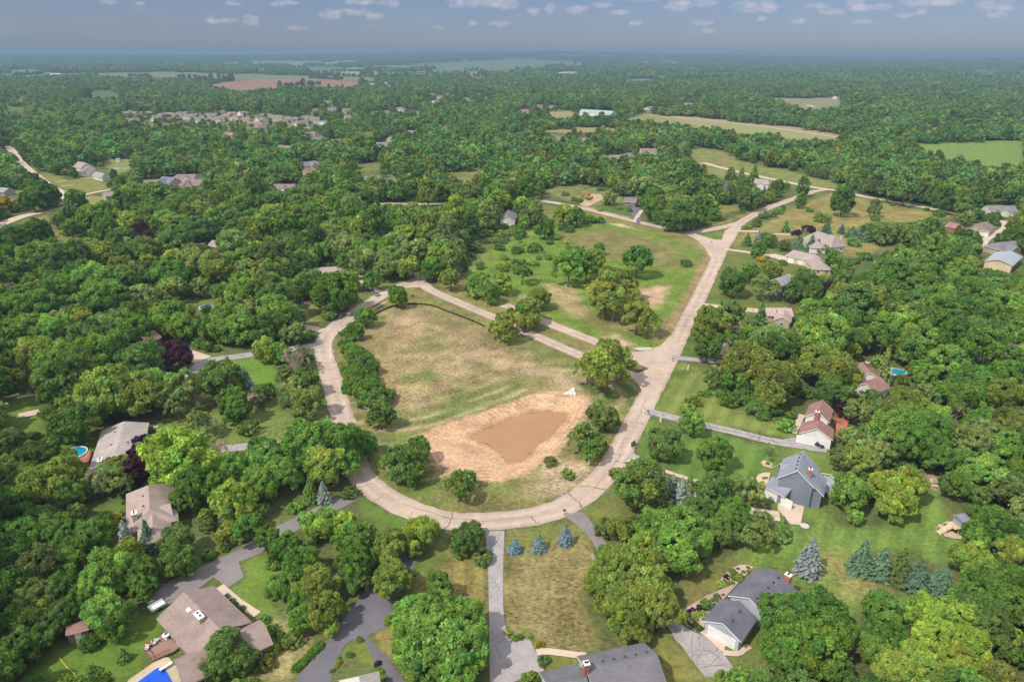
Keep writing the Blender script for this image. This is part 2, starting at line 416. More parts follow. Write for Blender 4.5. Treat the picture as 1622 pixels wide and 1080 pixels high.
# ------------------------------------------------------------------ ground sheet
def build_ground():
    rad = [0.0, 12.0]
    while rad[-1] < 90000:
        r = rad[-1]
        rad.append(r * (1.0058 if 55 < r < 620 else 1.011 if r < 1500 else 1.03) if r > 40 else r + 7)
    rad = np.array(rad[1:])
    fa = np.radians(np.arange(-47, 47.01, .17)); ba = np.radians(np.arange(50, 311, 5))
    ang = np.concatenate([fa, ba]); na = len(ang); nr = len(rad)
    A, Rr = np.meshgrid(ang, rad)
    X = (Rr * np.sin(A)).ravel(); Y = (Rr * np.cos(A)).ravel()
    Z = terrain(X, Y)
    col = np.tile(np.array(FLOOR), (X.size, 1)); rough = np.full(X.size, .6)
    # big scale variety of the unmapped ground
    col *= (1 + .25 * wob(X, Y, 40, 1))[:, None]
    fr = np.hypot(X, Y)
    # far mosaic of crop fields
    fm = (fr > 1500) & (Y > 0)
    if fm.any():
        xs, ys = X[fm], Y[fm]
        q = field_mask(xs, ys)
        pal = np.array([(.12, .20, .08), (.19, .23, .10), (.10, .18, .08), (.30, .27, .15), (.30, .21, .14), (.15, .21, .08)])
        idx = (hash2(np.floor((xs + 60 * wob(xs, ys, 900, 1)) / 640), np.floor((ys + 90 * wob(xs, ys, 900, 2)) / 820), 9) * 5.99).astype(int)
        col[fm] = np.where(q[:, None], pal[idx], col[fm])
    for poly, c, soft, rg, stripe, ex, warp in OPEN:
        W = GP(poly); a = np.array(W)
        lo = a.min(0) - soft - warp; hi = a.max(0) + soft + warp
        m = np.nonzero((X > lo[0]) & (X < hi[0]) & (Y > lo[1]) & (Y < hi[1]))[0]
        if not len(m): continue
        xs, ys = X[m], Y[m]
        d = sdist(xs, ys, W) + warp * (.7 * wob(xs, ys, max(4, warp * 4), 2) + .5 * wob(xs, ys, max(1.5, warp * 1.2), 3))
        w = smooth(soft, -soft, d)
        cc = np.tile(np.array(c), (len(m), 1))
        if rg > .5:
            v = vnoise(xs, ys, 9, 3) * .6 + vnoise(xs, ys, 3.2, 4) * .5
            cc *= (1 + .55 * (v - .55) * rg)[:, None]
            g = smooth(.58, .78, vnoise(xs, ys, 13, 8) * .7 + vnoise(xs, ys, 4, 9) * .3) * .55 * rg
            cc = cc * (1 - g[:, None]) + np.array((.12, .155, .04)) * g[:, None]
        if stripe:
            p0 = G(stripe[0], stripe[1]); p1 = G(stripe[2], stripe[3])
            dx, dy = p1[0] - p0[0], p1[1] - p0[1]; l = math.hypot(dx, dy)
            s = ((xs - p0[0]) * -dy + (ys - p0[1]) * dx) / l
            cc *= (1 + stripe[5] * np.sign(np.sin(s / stripe[4] * 3.14159)) * smooth(0, .4, np.abs(np.sin(s / stripe[4] * 3.14159))))[:, None]
        col[m] = col[m] * (1 - w[:, None]) + cc * w[:, None]
        rough[m] = rough[m] * (1 - w) + rg * w
    # tractor tracks on the field: arcs following its contour
    F = GP(P('0', '590,690 640,693 700,682 780,653 850,626 905,622'))
    a = np.array(F); m = np.nonzero((X > a[:, 0].min() - 60) & (X < a[:, 0].max() + 20) & (Y > 130) & (Y < 280))[0]
    xs, ys = X[m], Y[m]
    d = segdist(xs, ys, F, False) + 1.2 * wob(xs, ys, 30, 2)
    band = np.exp(-(((d - 4) / 1.1) ** 2)) + np.exp(-(((d - 9) / .8) ** 2)) * .8 + np.exp(-(((d - 15) / 1.3) ** 2)) * .7 + np.exp(-(((d - 20) / .7) ** 2)) * .5
    w = np.clip(band * vnoise(xs, ys, 8, 5) * 1.3, 0, 1)[:, None] * .8
    col[m] = col[m] * (1 - w) + np.array((.42, .33, .2)) * w
    # churned earth around the pit
    d = sdist(X, Y, PITW); m = np.nonzero(np.abs(d) < 16)[0]
    xs, ys = X[m], Y[m]; dd = d[m]
    tr = np.sin(dd * 4.2 + wob(xs, ys, 9, 1)) * np.exp(-((dd - .5) / 2.6) ** 2) * .22
    col[m] *= (1 - np.clip(tr, -.12, 1))[:, None]
    blot = smooth(.55, .8, vnoise(xs, ys, 3.5, 6)) * smooth(1, -4, dd) * .35
    col[m] = col[m] * (1 - blot[:, None]) + np.array((.64, .43, .27)) * blot[:, None]
    # damp mud by the water line
    dp = sdist(X, Y, PONDW); m = np.nonzero(dp < 3)[0]
    w = smooth(2.0, -.3, dp[m] + .9 * wob(X[m], Y[m], 6, 2))[:, None]
    col[m] = col[m] * (1 - w) + np.array(MUD) * w
    # mesh
    me = bpy.data.meshes.new('ground')
    V = np.stack([X, Y, Z], 1); V = np.vstack([V, [[0, 0, 0]]])
    i0 = np.arange(nr - 1)[:, None] * na; j = np.arange(na)[None, :]; j1 = (j + 1) % na
    q = np.stack([i0 + j, i0 + na + j, i0 + na + j1, i0 + j1], -1).reshape(-1, 4)[:, ::-1]
    tri = np.stack([np.full(na, X.size), np.arange(na), (np.arange(na) + 1) % na], 1)[:, ::-1]
    me.vertices.add(len(V)); me.vertices.foreach_set('co', V.astype(np.float32).ravel())
    nl = q.size + tri.size
    me.loops.add(nl); me.loops.foreach_set('vertex_index', np.concatenate([q.ravel(), tri.ravel()]).astype(np.int32))
    me.polygons.add(len(q) + len(tri))
    st = np.concatenate([np.arange(len(q)) * 4, q.size + np.arange(len(tri)) * 3]).astype(np.int32)
    me.polygons.foreach_set('loop_start', st)
    me.update(calc_edges=True)
    at = me.color_attributes.new('albedo', 'FLOAT_COLOR', 'POINT')
    ca = np.ones((len(V), 4), np.float32); ca[:-1, :3] = np.clip(col, .005, .9); ca[:-1, 3] = rough; ca[-1] = (*FLOOR, .6)
    at.data.foreach_set('color', ca.ravel())
    n = np.zeros((len(V), 3))
    m, nt, b = new_mat('ground_cover')
    a = nt.nodes.new('ShaderNodeAttribute'); a.attribute_name = 'albedo'
    v = objco(nt)
    n1 = noise(nt, v, 1.1, 5, .7); n2 = noise(nt, v, .16, 4, .6); n3 = noise(nt, mapping(nt, v, (.55, 2.2, 1), (0, 0, .5)), 1.6, 3, .7)
    amp = mathn(nt, 'ADD', mathn(nt, 'MULTIPLY', a.outputs['Alpha'], 1.1), .45)
    s = mathn(nt, 'ADD', mathn(nt, 'SUBTRACT', n1, .5), mathn(nt, 'MULTIPLY', mathn(nt, 'SUBTRACT', n2, .5), .7))
    s = mathn(nt, 'ADD', s, mathn(nt, 'MULTIPLY', mathn(nt, 'MULTIPLY', mathn(nt, 'SUBTRACT', n3, .5), 1.3), a.outputs['Alpha']))
    s = mathn(nt, 'ADD', mathn(nt, 'MULTIPLY', s, mathn(nt, 'MULTIPLY', amp, 1.7)), 1.0)
    cc = nt.nodes.new('ShaderNodeCombineXYZ')
    for i in range(3): nt.links.new(s, cc.inputs[i])
    c = mixc(nt, 1.0, a.outputs['Color'], cc.outputs[0], 'MULTIPLY')
    n4 = noise(nt, v, .45, 4, .65)
    c = mixc(nt, mathn(nt, 'MULTIPLY', ramp(nt, n4, .5, .75), .28), c, mixc(nt, 1.0, a.outputs['Color'], (1.35, 1.02, .75), 'MULTIPLY'))
    # dry straw lying in the rough ground, bare specks and greener tufts
    n5 = noise(nt, mapping(nt, v, (1.0, .38, 1), (0, 0, .55)), 1.5, 4, .75); n6 = noise(nt, v, .75, 4, .75)
    st = mathn(nt, 'MULTIPLY', ramp(nt, n5, .54, .66), ramp(nt, a.outputs['Alpha'], .6, 1.0))
    c = mixc(nt, mathn(nt, 'MULTIPLY', st, .5), c, mixc(nt, .75, a.outputs['Color'], (.44, .335, .21)))
    gt = mathn(nt, 'MULTIPLY', ramp(nt, n6, .56, .70), ramp(nt, a.outputs['Alpha'], .3, 1.0))
    c = mixc(nt, mathn(nt, 'MULTIPLY', gt, .5), c, mixc(nt, .6, a.outputs['Color'], (.10, .15, .035)))
    L(nt, c, b.inputs['Base Color']); b.inputs['Roughness'].default_value = .95; b.inputs['Specular IOR Level'].default_value = .1
    bn = nt.nodes.new('ShaderNodeBump'); bn.inputs['Distance'].default_value = .12
    L(nt, mathn(nt, 'MULTIPLY', a.outputs['Alpha'], .8), bn.inputs['Strength']); L(nt, n1, bn.inputs['Height']); L(nt, bn.outputs[0], b.inputs['Normal'])
    me.materials.append(m)
    o = bpy.data.objects.new('ground', me); C.objects.link(o); tag(o, kind='structure')
    return o
def field_mask(x, y):
    """patchwork of open fields beyond the suburb (True = open)"""
    r = np.hypot(x, y); az = np.arctan2(x, y)
    h = hash2(np.floor((x + 60 * wob(x, y, 900, 1)) / 640), np.floor((y + 90 * wob(x, y, 900, 2)) / 820), 5)
    thr = np.where(az < 0, .46, .24) * smooth(1500, 3200, r)
    return (h < thr) & (r > 1700)

# ------------------------------------------------------------------ roads
def smooth_line(pts, step=2.0, iters=2):
    pts = [np.array(p, float) for p in pts]
    for _ in range(iters):
        q = [pts[0]]
        for i in range(len(pts) - 1):
            q.append(pts[i] * .75 + pts[i + 1] * .25); q.append(pts[i] * .25 + pts[i + 1] * .75)
        q.append(pts[-1]); pts = q
    out = [pts[0]]; acc = 0
    for i in range(len(pts) - 1):
        a, b = pts[i], pts[i + 1]; l = np.linalg.norm(b - a); t = step - acc
        while t <= l and l > 0:
            out.append(a + (b - a) * t / l); t += step
        acc = (acc + l) % step
    out.append(pts[-1])
    return out
def normals(L_):
    n = []
    for i in range(len(L_)):
        d = L_[min(i + 1, len(L_) - 1)] - L_[max(i - 1, 0)]; d = d / (np.linalg.norm(d) + 1e-9)
        n.append(np.array([-d[1], d[0]]))
    return n
M_ROAD = mat_noise('road_concrete', (.49, .385, .305), .16, 2.2, .9, (.435, .34, .275), .09)
def road_wear(m):
    nt = m.node_tree; b = nt.nodes['Principled BSDF']; lk = b.inputs['Base Color'].links[0].from_socket
    a = nt.nodes.new('ShaderNodeAttribute'); a.attribute_name = 'wear'; v = objco(nt)
    n = noise(nt, v, .5, 4, .65); n2 = noise(nt, v, .055, 3, .6)
    f = mathn(nt, 'ADD', mathn(nt, 'MULTIPLY', a.outputs['Fac'], .30), mathn(nt, 'MULTIPLY', mathn(nt, 'SUBTRACT', n, .5), .55))
    f = mathn(nt, 'SUBTRACT', 1.0, mathn(nt, 'ADD', f, mathn(nt, 'MULTIPLY', mathn(nt, 'SUBTRACT', n2, .5), .55)))
    cc = nt.nodes.new('ShaderNodeCombineXYZ')
    for i in range(3): nt.links.new(f, cc.inputs[i])
    L(nt, mixc(nt, 1.0, lk, cc.outputs[0], 'MULTIPLY'), b.inputs['Base Color'])
    return m
road_wear(M_ROAD)
M_CRACK = mat_noise('crack_sealant', (.16, .13, .115), .2, 3, .9)
M_CONC = mat_noise('pale_concrete', (.58, .46, .36), .12, 2, .9, (.52, .41, .33), .2)
M_ASPH = mat_noise('old_asphalt', (.31, .285, .285), .3, 2.5, .95, (.38, .345, .335), .35)
M_BLACK = mat_noise('dark_asphalt', (.135, .13, .15), .2, 3, .9, (.165, .155, .175), .2)
M_ASPHM = mat_noise('worn_asphalt', (.20, .175, .18), .15, 3, .9, (.24, .215, .21), .2)
M_GRAVEL = mat_noise('gravel_road', (.55, .45, .34), .2, 2, .95, (.47, .38, .28), .1)
SHEETS = []
ROADW = []   # (line, halfwidth) for keeping trees off
_zr = [0.0]
def nextz():
    _zr[0] += .0025; return .015 + _zr[0]
def ribbon(name, line, w, mat, step=2.0, wobble=.24, cracks=9.0, longit=True, z=None, wpts=None, vis=True):
    Ls = smooth_line(line, step); ns = normals(Ls); z = nextz() if z is None else z
    mb = MB(); lft = []; rgt = []
    nL = len(Ls)
    for i, (p, n) in enumerate(zip(Ls, ns)):
        ww = w if wpts is None else np.interp(i / (nL - 1), np.linspace(0, 1, len(wpts)), wpts)
        h = ww / 2
        lft.append(p + n * (h + wobble * math.sin(i * 1.7) * random.random())); rgt.append(p - n * (h + wobble * math.sin(i * 2.3 + 1) * random.random()))
    base = len(mb.v)
    cols = (0, .14, .27, .4, .6, .73, .86, 1.0); nc = len(cols)
    for a, b in zip(lft, rgt): mb.v += [(*(a * (1 - t) + b * t), z) for t in cols]
    for i in range(nL - 1):
        for k in range(nc - 1): mb.f.append((nc * i + k, nc * i + k + 1, nc * i + nc + k + 1, nc * i + nc + k)); mb.m.append(0)
    def crack(p, q, wd, seg):
        p = np.array(p); q = np.array(q); d = q - p; l = np.linalg.norm(d); d /= l; nn = np.array([-d[1], d[0]])
        prev = None
        for k in range(seg + 1):
            t = k / seg; c = p + d * l * t + nn * (random.uniform(-1, 1) * wd * 1.6); hw = wd * random.uniform(.3, .7)
            cur = ((c + nn * hw), (c - nn * hw))
            if prev is not None:
                mb.face([(prev[0][0], prev[0][1], z + .0012), (prev[1][0], prev[1][1], z + .0012), (cur[1][0], cur[1][1], z + .0012), (cur[0][0], cur[0][1], z + .0012)], 1)
            prev = cur
    if cracks:
        i = random.randint(1, 3)
        while i < nL - 1:
            sk = random.randint(-1, 1); j = min(max(i + sk, 0), nL - 1)
            a = lft[i] * .97 + rgt[i] * .03; b = rgt[j] * .97 + lft[j] * .03
            if random.random() < .3: b = a * .5 + b * .5
            crack(a, b, random.uniform(.10, .24), 6)
            if longit and random.random() < .3:
                k = min(nL - 1, i + random.randint(3, 6)); t = random.uniform(.4, .6)
                crack(lft[i] * t + rgt[i] * (1 - t), lft[k] * t + rgt[k] * (1 - t), .12, 8)
            i += max(1, int(random.uniform(.6, 1.5) * cracks / step))
    o = mb.build(name, [mat, M_CRACK]); tag(o, kind='structure')
    at = o.data.attributes.new('wear', 'FLOAT', 'POINT'); wv = np.zeros(len(mb.v), np.float32)
    wv[:nL * nc] = np.tile(np.array((.55, .1, -.25, .2, .2, -.25, .1, .55), np.float32), nL) * np.repeat(np.clip(1 + .5 * np.sin(np.arange(nL) * .31) + .3 * np.sin(np.arange(nL) * .83), .1, 2), nc)
    at.data.foreach_set('value', wv)
    ROADW.append(([tuple(p) for p in Ls], w / 2))
    if vis: SHEETS.append([tuple(p) for p in lft] + [tuple(p) for p in rgt[::-1]])
    return o
def sheet(name, polypx, mat, z=None, cracks=0, world=False, kind='structure', crackw=.065):
    W = polypx if world else GP(polypx)
    z = nextz() if z is None else z
    bm = bmesh.new(); vs = [bm.verts.new((x, y, z)) for x, y in W]
    f = bm.faces.new(vs); f.normal_update()
    if f.normal.z < 0: f.normal_flip()
    bmesh.ops.triangulate(bm, faces=[f])
    me = bpy.data.meshes.new(name); bm.to_mesh(me); bm.free(); me.materials.append(mat)
    a = np.array(W); ext = a.max(0) - a.min(0)
    if cracks:
        me.materials.append(M_CRACK)
        mb = MB()
        for _ in range(cracks):
            p = np.array([random.uniform(a[:, 0].min(), a[:, 0].max()), random.uniform(a[:, 1].min(), a[:, 1].max())])
            ang = random.choice([0, 0, 1.57]) + random.uniform(-.5, .5) + .5; l = random.uniform(2, 7); prev = None
            for k in range(9):
                p = p + np.array([math.cos(ang), math.sin(ang)]) * l / 9; ang += random.uniform(-.3, .3)
                if not inside(np.array([p[0]]), np.array([p[1]]), W)[0]: prev = None; continue
                nn = np.array([-math.sin(ang), math.cos(ang)]) * crackw * random.uniform(.3, .7)
                cur = (p + nn, p - nn)
                if prev is not None: mb.face([(*prev[0], z + .0012), (*prev[1], z + .0012), (*cur[1], z + .0012), (*cur[0], z + .0012)], 1)
                prev = cur
        bm = bmesh.new(); bm.from_mesh(me); nv = [bm.verts.new(v) for v in mb.v]
        for fc in mb.f:
            try: bm.faces.new([nv[i] for i in fc]).material_index = 1
            except ValueError: pass
        bm.to_mesh(me); bm.free()
    o = bpy.data.objects.new(name, me); C.objects.link(o)
    if kind: tag(o, kind=kind)
    SHEETS.append(W)
    return o

def build_roads():
    main = P('0', '1310,300 1288,303 1262,313 1237,322 1220,328 1199,338 1171,353 1159,371 1144,394 1126,432 1108,470 1093,500 1073,540 1059,568 1045,596 1030,623 1016,650 1003,675 990,700 976,726 960,750 931,780 893,803 860,815 810,823 759,826 713,826 670,815 632,799 607,785 585,768 567,748 560,722 554,692 541,659 532,623 521,588 512,560 513,538 525,521 547,504 577,485 607,466 637,451 664,444')
    ribbon('road', GP(main), 6.0, M_ROAD)
    ribbon('boulevard_road', GP(P('0', '664,444 671,454 718,476 790,505.5 821,520 873,543 927,566 970,583 1005,596 1036,604')), 5.0, M_ROAD)
    ribbon('boulevard_road', GP(P('0', '798,483 820,491 857,507 899,524 951,544 990,560 1028,574 1056,574')), 5.0, M_ROAD)
    sheet('road_junction', P('0', '985,560 1020,556 1045,548 1062,532 1078,545 1064,575 1048,604 1035,632 1026,634 1013,612 1003,600 985,594 1012,590 1028,584 1008,574'), M_ROAD, cracks=10)
    sheet('road_junction', P('0', '655,440 672,442 690,458 680,462 665,455 645,456 630,452'), M_ROAD)
    ribbon('road_stub', GP(P('0', '664,446 668,438 663,431')), 5.5, M_ROAD, cracks=0)
    ribbon('upper_road', GP(P('0', '1136,412 1120,384 1090,369 1037,358 987,346 951,337 919,329 893,324 872,320 809,313')), 5.6, M_ROAD)
    ribbon('upper_road', GP(P('0', '809,313 766,319 740,321')), 5.6, M_ROAD, vis=False)
    ribbon('upper_road', GP(P('0', '740,322 696,324 640,323 587,323')), 5.6, M_ROAD, wobble=0)
    ribbon('upper_road', GP(P('0', '1092,369 1115,366 1145,360 1172,353')), 5.6, M_ROAD)
    sheet('road_junction', P('0', '1090,366 1113,374 1130,379.5 1143,380 1148,366 1170,352 1160,380 1140,410 1125,392 1105,378'), M_ROAD, cracks=6)
    ribbon('cross_road', GP(P('0', '1115,258 1150,268 1227,285 1288,297 1313,300 1335,303.5 1356,309 1389,315.5 1440,324 1520,339.5')), 6.0, M_GRAVEL, cracks=0)
    ribbon('west_road', GP(P('0', '-30,368 0,356 33,343 60,337 101,331 130,318')), 7.5, M_CONC, 4)
    ribbon('west_road', GP(P('0', '14,232 30,255 45,270 71,290 92,303 106,312 115,325')), 7.0, M_CONC, 4)
    ribbon('side_road', GP(P('0', '112,313 136,308 160,303 182,299')), 4, M_CONC, 4, cracks=0)
    ribbon('far_road', GP(P('0', '128,136 150,139 180,144.5 212,150')), 9, M_CONC, 10, cracks=0)
    ribbon('far_road', GP(P('0', '240,155 258,158.5 280,160')), 9, M_CONC, 10, cracks=0)
    ribbon('far_road', GP(P('0', '405,206 440,205 490,202.5')), 7, M_CONC, 6, cracks=0)
    # private drives
    def drive(pts, w, mat, cr=0, px='0', wobble=.1, vis=True): ribbon('driveway', GP(P(px, pts)), w, mat, 1.5, wobble, cr, vis=vis)
    sheet('driveway', P('0', '769,841 799,841 796.5,905 797,960 800,990 804,1012 839,1011 862,1062 808,1082 805,1100 776,1100 775,990 773.5,915'), M_ASPH, cracks=46)
    sheet('driveway', P('V', '330,25 440,0 480,40 600,205 560,275 480,150 410,85'), M_ASPHM, cracks=34)
    drive('950,874 975,910 1005,945 1040,972 1062,985', 4.2, M_ASPH, 3, vis=False)
    sheet('driveway', P('6', '-60,520 0,590 60,650 130,700 200,735 270,760 350,830 440,915 500,990 570,1080 620,1150 280,1150 225,1080 130,960 70,870 0,800 -80,660'), M_ASPH, cracks=60)
    sheet('driveway', P('0', '587,931 622,967 615,992 580,1008 612,1040 650,1090 618,1090 592,1045 577,1012 560,1012 546,1022 530,1060 522,1090 460,1090 490,1050 512,1024 530,1000 541,985 560,960 575,940'), M_BLACK)
    drive('598,958 618,930 640,890 655,858 664,835', 4.5, M_BLACK, vis=False)
    sheet('driveway', P('0', '300,905 330,893 374,872 400,858 425,845 432,852 415,876 378,890 387,914 362,930 338,914 318,930 262,960 240,958 236,945 270,920'), M_ASPHM)
    drive('425,850 470,830 520,805 562,782', 4.2, M_ASPHM, vis=False)
    drive('350,712 405,705 455,702 500,697 552,690', 3.4, M_ASPH, 4)
    drive('508,546 470,552 410,560 360,567 322,572 305,590 262,603', 4.2, M_ASPH, 5)
    drive('322,570 300,562 280,558', 6, M_CONC, 0)
    drive('612,466 597,462 580,450 567,438 565,430', 3.2, M_CONC)
    drive('535,500 514,484 490,480 465,477 452,470', 3.2, M_CONC)
    drive('512,524 496,520 478,517', 3.6, M_CONC)
    drive('1064,566 1100,570 1156,574 1180,580', 3.2, M_ASPH, 6)
    drive('1022,651 1045,656 1075,664 1113,673 1160,683 1220,699 1270,706', 3.3, M_ASPH, 3)
    sheet('driveway', P('8', '0,920 180,890 260,900 480,960 465,1060 300,1040 200,1010 0,990'), M_ASPH, cracks=24)
    sheet('driveway', P('0', '985,733 1001,716 1014,724 1000,735'), M_ASPH)
    drive('1000,727 1040,760 1100,790 1170,808 1235,818', 3.5, M_CONC, 4, vis=False)
    drive('1110,483 1160,489 1220,494 1230,492', 4.5, M_CONC, 4)
    drive('1148,395 1180,399 1220,406 1236,410', 3.4, M_CONC, 5)
    sheet('driveway', P('X', '80,385 200,378 330,410 440,450 520,475 500,495 380,490 230,440'), M_CONC)
    drive('1166,366 1185,367 1204,367', 3, M_CONC)
    drive('1225,371 1250,372 1258,372', 3, M_CONC)
    sheet('driveway', P('N', '235,585 290,580 320,600 270,690 245,705'), M_BLACK)
    drive('1005,352 1010,342 1017,333', 2.5, M_CONC)
    sheet('driveway', P('7', '330,740 520,800 650,850 600,1090 480,1085 320,900'), M_CONC)
    sheet('driveway', P('6', '230,730 360,660 510,800 450,912 440,915 350,830 270,760'), M_CONC)
    drive('1575,402 1558,395 1556,384 1570,373 1595,362 1590,350', 4, M_CONC, wobble=.3)
    drive('1010,355 1013,345', 2.5, M_BLACK)
    ribbon('far_road', GP(P('0', '1062,184 1150,193 1240,205 1335,219')), 5, M_GRAVEL, 8, cracks=0)
    # footpaths
    def path(t, s, w, mat=M_CONC): ribbon('path', GP(P(t, s)), w, mat, 1.0, .05, 0)
    path('5', '430,235 520,222 640,240 760,255 860,265', 1.3)
    path('6', '450,920 540,935 600,932 640,895 700,860', 1.1)
    path('1', '900,220 1000,310 1100,390 1240,475', 1.5)
    path('Q', '960,815 1060,850 1170,885', 1.3)
    path('8', '205,655 170,730 110,855', 1.6)
    path('3', '780,150 850,140 880,130', .9)
    path('3', '850,200 890,250 940,285', 1.4)
    path('y', '880,310 1010,300', 2); path('y', '590,400 720,380', 2); path('y', '860,360 1000,345', 2); path('y', '660,440 780,430', 2)
    path('A', '110,355 240,335', 1.6)
    path('I', '1480,385 1560,388', 1.5)
    # kerb on the inside of the western bend
    kl = smooth_line(GP(P('k', '1340,440 1140,555 900,690 760,800 670,890 640,960 645,1080 660,1150')), 1.5)
    mb = MB(); ns = normals(kl)
    prev = None
    for p, n in zip(kl, ns):
        a = p + n * .3; b = p - n * .3
        cur = [(a[0], a[1], 0), (a[0], a[1], .14), (b[0], b[1], .14), (b[0], b[1], 0)]
        if prev:
            for q in range(3): mb.face([prev[q], prev[q + 1], cur[q + 1], cur[q]])
        prev = cur
    tag(mb.build('kerb', mat_noise('kerb_concrete', (.62, .55, .45), .1, 2, .9)), kind='structure')
    # muddy pond
    W = [(x, y) for x, y in PONDW]
    c = np.mean(W, 0); W = [tuple(c + (np.array(p) - c) * 1.09) for p in W]
    m, nt, b = new_mat('muddy_water'); v = objco(nt)
    n2 = noise(nt, v, .12, 4, .6); n1 = noise(nt, v, .9, 3)
    cc = mixc(nt, ramp(nt, n2, .3, .7), (.33, .185, .085), (.39, .22, .105)); cc = mixc(nt, mathn(nt, 'MULTIPLY', n1, .25), cc, (.28, .155, .07))
    L(nt, cc, b.inputs['Base Color']); b.inputs['Roughness'].default_value = .42; b.inputs['Specular IOR Level'].default_value = .35
    sheet('pond', W, m, z=-1.32, world=True)
    SHEETS.pop()
# ------------------------------------------------------------------ tree geometry
def fib(n):
    i = np.arange(n) + .5; ph = np.arccos(1 - 2 * i / n); th = np.pi * (1 + 5 ** .5) * i
    return np.stack([np.cos(th) * np.sin(ph), np.sin(th) * np.sin(ph), np.cos(ph)], 1)
def unit(v): return v / (np.linalg.norm(v, axis=-1, keepdims=True) + 1e-9)
SHAPES = {  # zc, hz, lobes, lobe r, irregularity, underside cut
    'R': (1.18, 1.0, 46, .27, .15, -.75), 'O': (1.25, .86, 38, .29, .28, -.6), 'T': (1.75, 1.5, 56, .26, .13, -.85),
    'W': (1.55, 1.05, 34, .26, .26, -.55), 'B': (.50, .62, 22, .34, .18, -.3), 'D': (1.4, 1.0, 20, .26, .3, -.5)}
def lobes(shape, g):
    zc, hz, n, lr, irr, cut = SHAPES[shape]
    d = fib(n); d = d @ np.array(Matrix.Rotation(g.uniform(0, 6), 3, 'Z')).T
    d = unit(d + g.normal(0, .16, d.shape)); d = d[d[:, 2] > cut]
    rr = 1 + g.normal(0, irr, len(d)); rr = np.clip(rr, .6, 1.25)
    # a lopsided outline
    a = g.uniform(0, 6.28); rr *= 1 + irr * .6 * np.cos(np.arctan2(d[:, 1], d[:, 0]) * 2 + a)
    k = .78
    if shape == 'T': tap = np.where(d[:, 2] > 0, 1 - .25 * d[:, 2], 1)
    elif shape == 'R': tap = np.where(d[:, 2] < 0, 1 + .1 * d[:, 2], 1)
    else: tap = np.ones(len(d))
    c = np.stack([d[:, 0] * k * rr * tap, d[:, 1] * k * rr * tap, zc + d[:, 2] * (hz - lr * .75) * np.minimum(rr, 1.12)], 1)
    r = lr * np.clip(1 + g.normal(0, .18, len(c)), .65, 1.35)
    return c, r
def cards(pos, nrm, size, g, tint):
    """irregular little leaf sprays: one quad each"""
    n = len(pos); t = unit(np.cross(nrm, g.normal(0, 1, (n, 3)))); b = np.cross(nrm, t)
    s = size * np.clip(g.lognormal(-.06, .28, n), .5, 1.7)[:, None]
    q = []
    for sx, sy in ((-1, -.15), (.1, -1), (1, .2), (-.1, 1)):
        q.append(pos + t * s * (sx + g.normal(0, .18, (n, 1))) * .62 + b * s * (sy + g.normal(0, .18, (n, 1))) * .62 + nrm * s * g.normal(0, .10, (n, 1)))
    V = np.stack(q, 1).reshape(-1, 3)
    return V, tint
def crown_np(shape, ncards, size, seed, sub=6, spread=.85):
    g = np.random.default_rng(seed)
    c, r = lobes(shape, g)
    ltint = np.clip(1 + g.normal(0, .13, len(c)), .65, 1.4)
    hue = g.normal(0, .06, len(c))
    if sub:
        sc, sr, st, sh = [], [], [], []
        for i in range(len(c)):
            d = unit(fib(sub) + g.normal(0, .35, (sub, 3)))
            out = unit(c[i] - np.array([0, 0, SHAPES[shape][0] * .8]))
            d = d[(d @ out) > -.35]
            sc.append(c[i] + d * r[i] * .72); sr.append(r[i] * g.uniform(.42, .72, len(d)))
            st.append(np.clip(ltint[i] * (1 + g.normal(0, .10, len(d))), .6, 1.5)); sh.append(np.full(len(d), hue[i]))
        c2 = np.concatenate(sc); r2 = np.concatenate(sr); t2 = np.concatenate(st); h2 = np.concatenate(sh)
    else: c2, r2, t2, h2 = c, r, ltint, hue
    pr = r2 ** 2 / (r2 ** 2).sum()
    k = g.choice(len(c2), int(ncards * 1.9), p=pr)
    d = unit(g.normal(0, 1, (len(k), 3)))
    out = unit(c2[k] - np.array([0, 0, SHAPES[shape][0] * .75]))
    keep = (d * out).sum(1) > -.45; k = k[keep]; d = d[keep]
    p = c2[k] + d * r2[k][:, None] * np.where(g.uniform(0, 1, (len(k), 1)) < .12, g.uniform(1.05, 1.45, (len(k), 1)), g.uniform(.7, 1.1, (len(k), 1)))
    # drop cards buried deep in other clumps
    ins = np.zeros(len(p), bool)
    for i in range(len(c)):
        ins |= ((p - c[i]) ** 2).sum(1) < (r[i] * .62) ** 2
    p, d, k = p[~ins], d[~ins], k[~ins]
    p, d, k = p[:ncards], d[:ncards], k[:ncards]
    nrm = unit(d + spread * g.normal(0, 1, d.shape) * .8 + np.array([0, 0, .25]))
    tv = t2[k] * np.clip(1 + g.normal(0, .16, len(k)), .6, 1.5)
    tint = np.stack([tv * (1 + h2[k] * 1.5), tv, tv * (1 - h2[k])], 1)
    V, tint = cards(p, nrm, size, g, tint)
    return V, tint
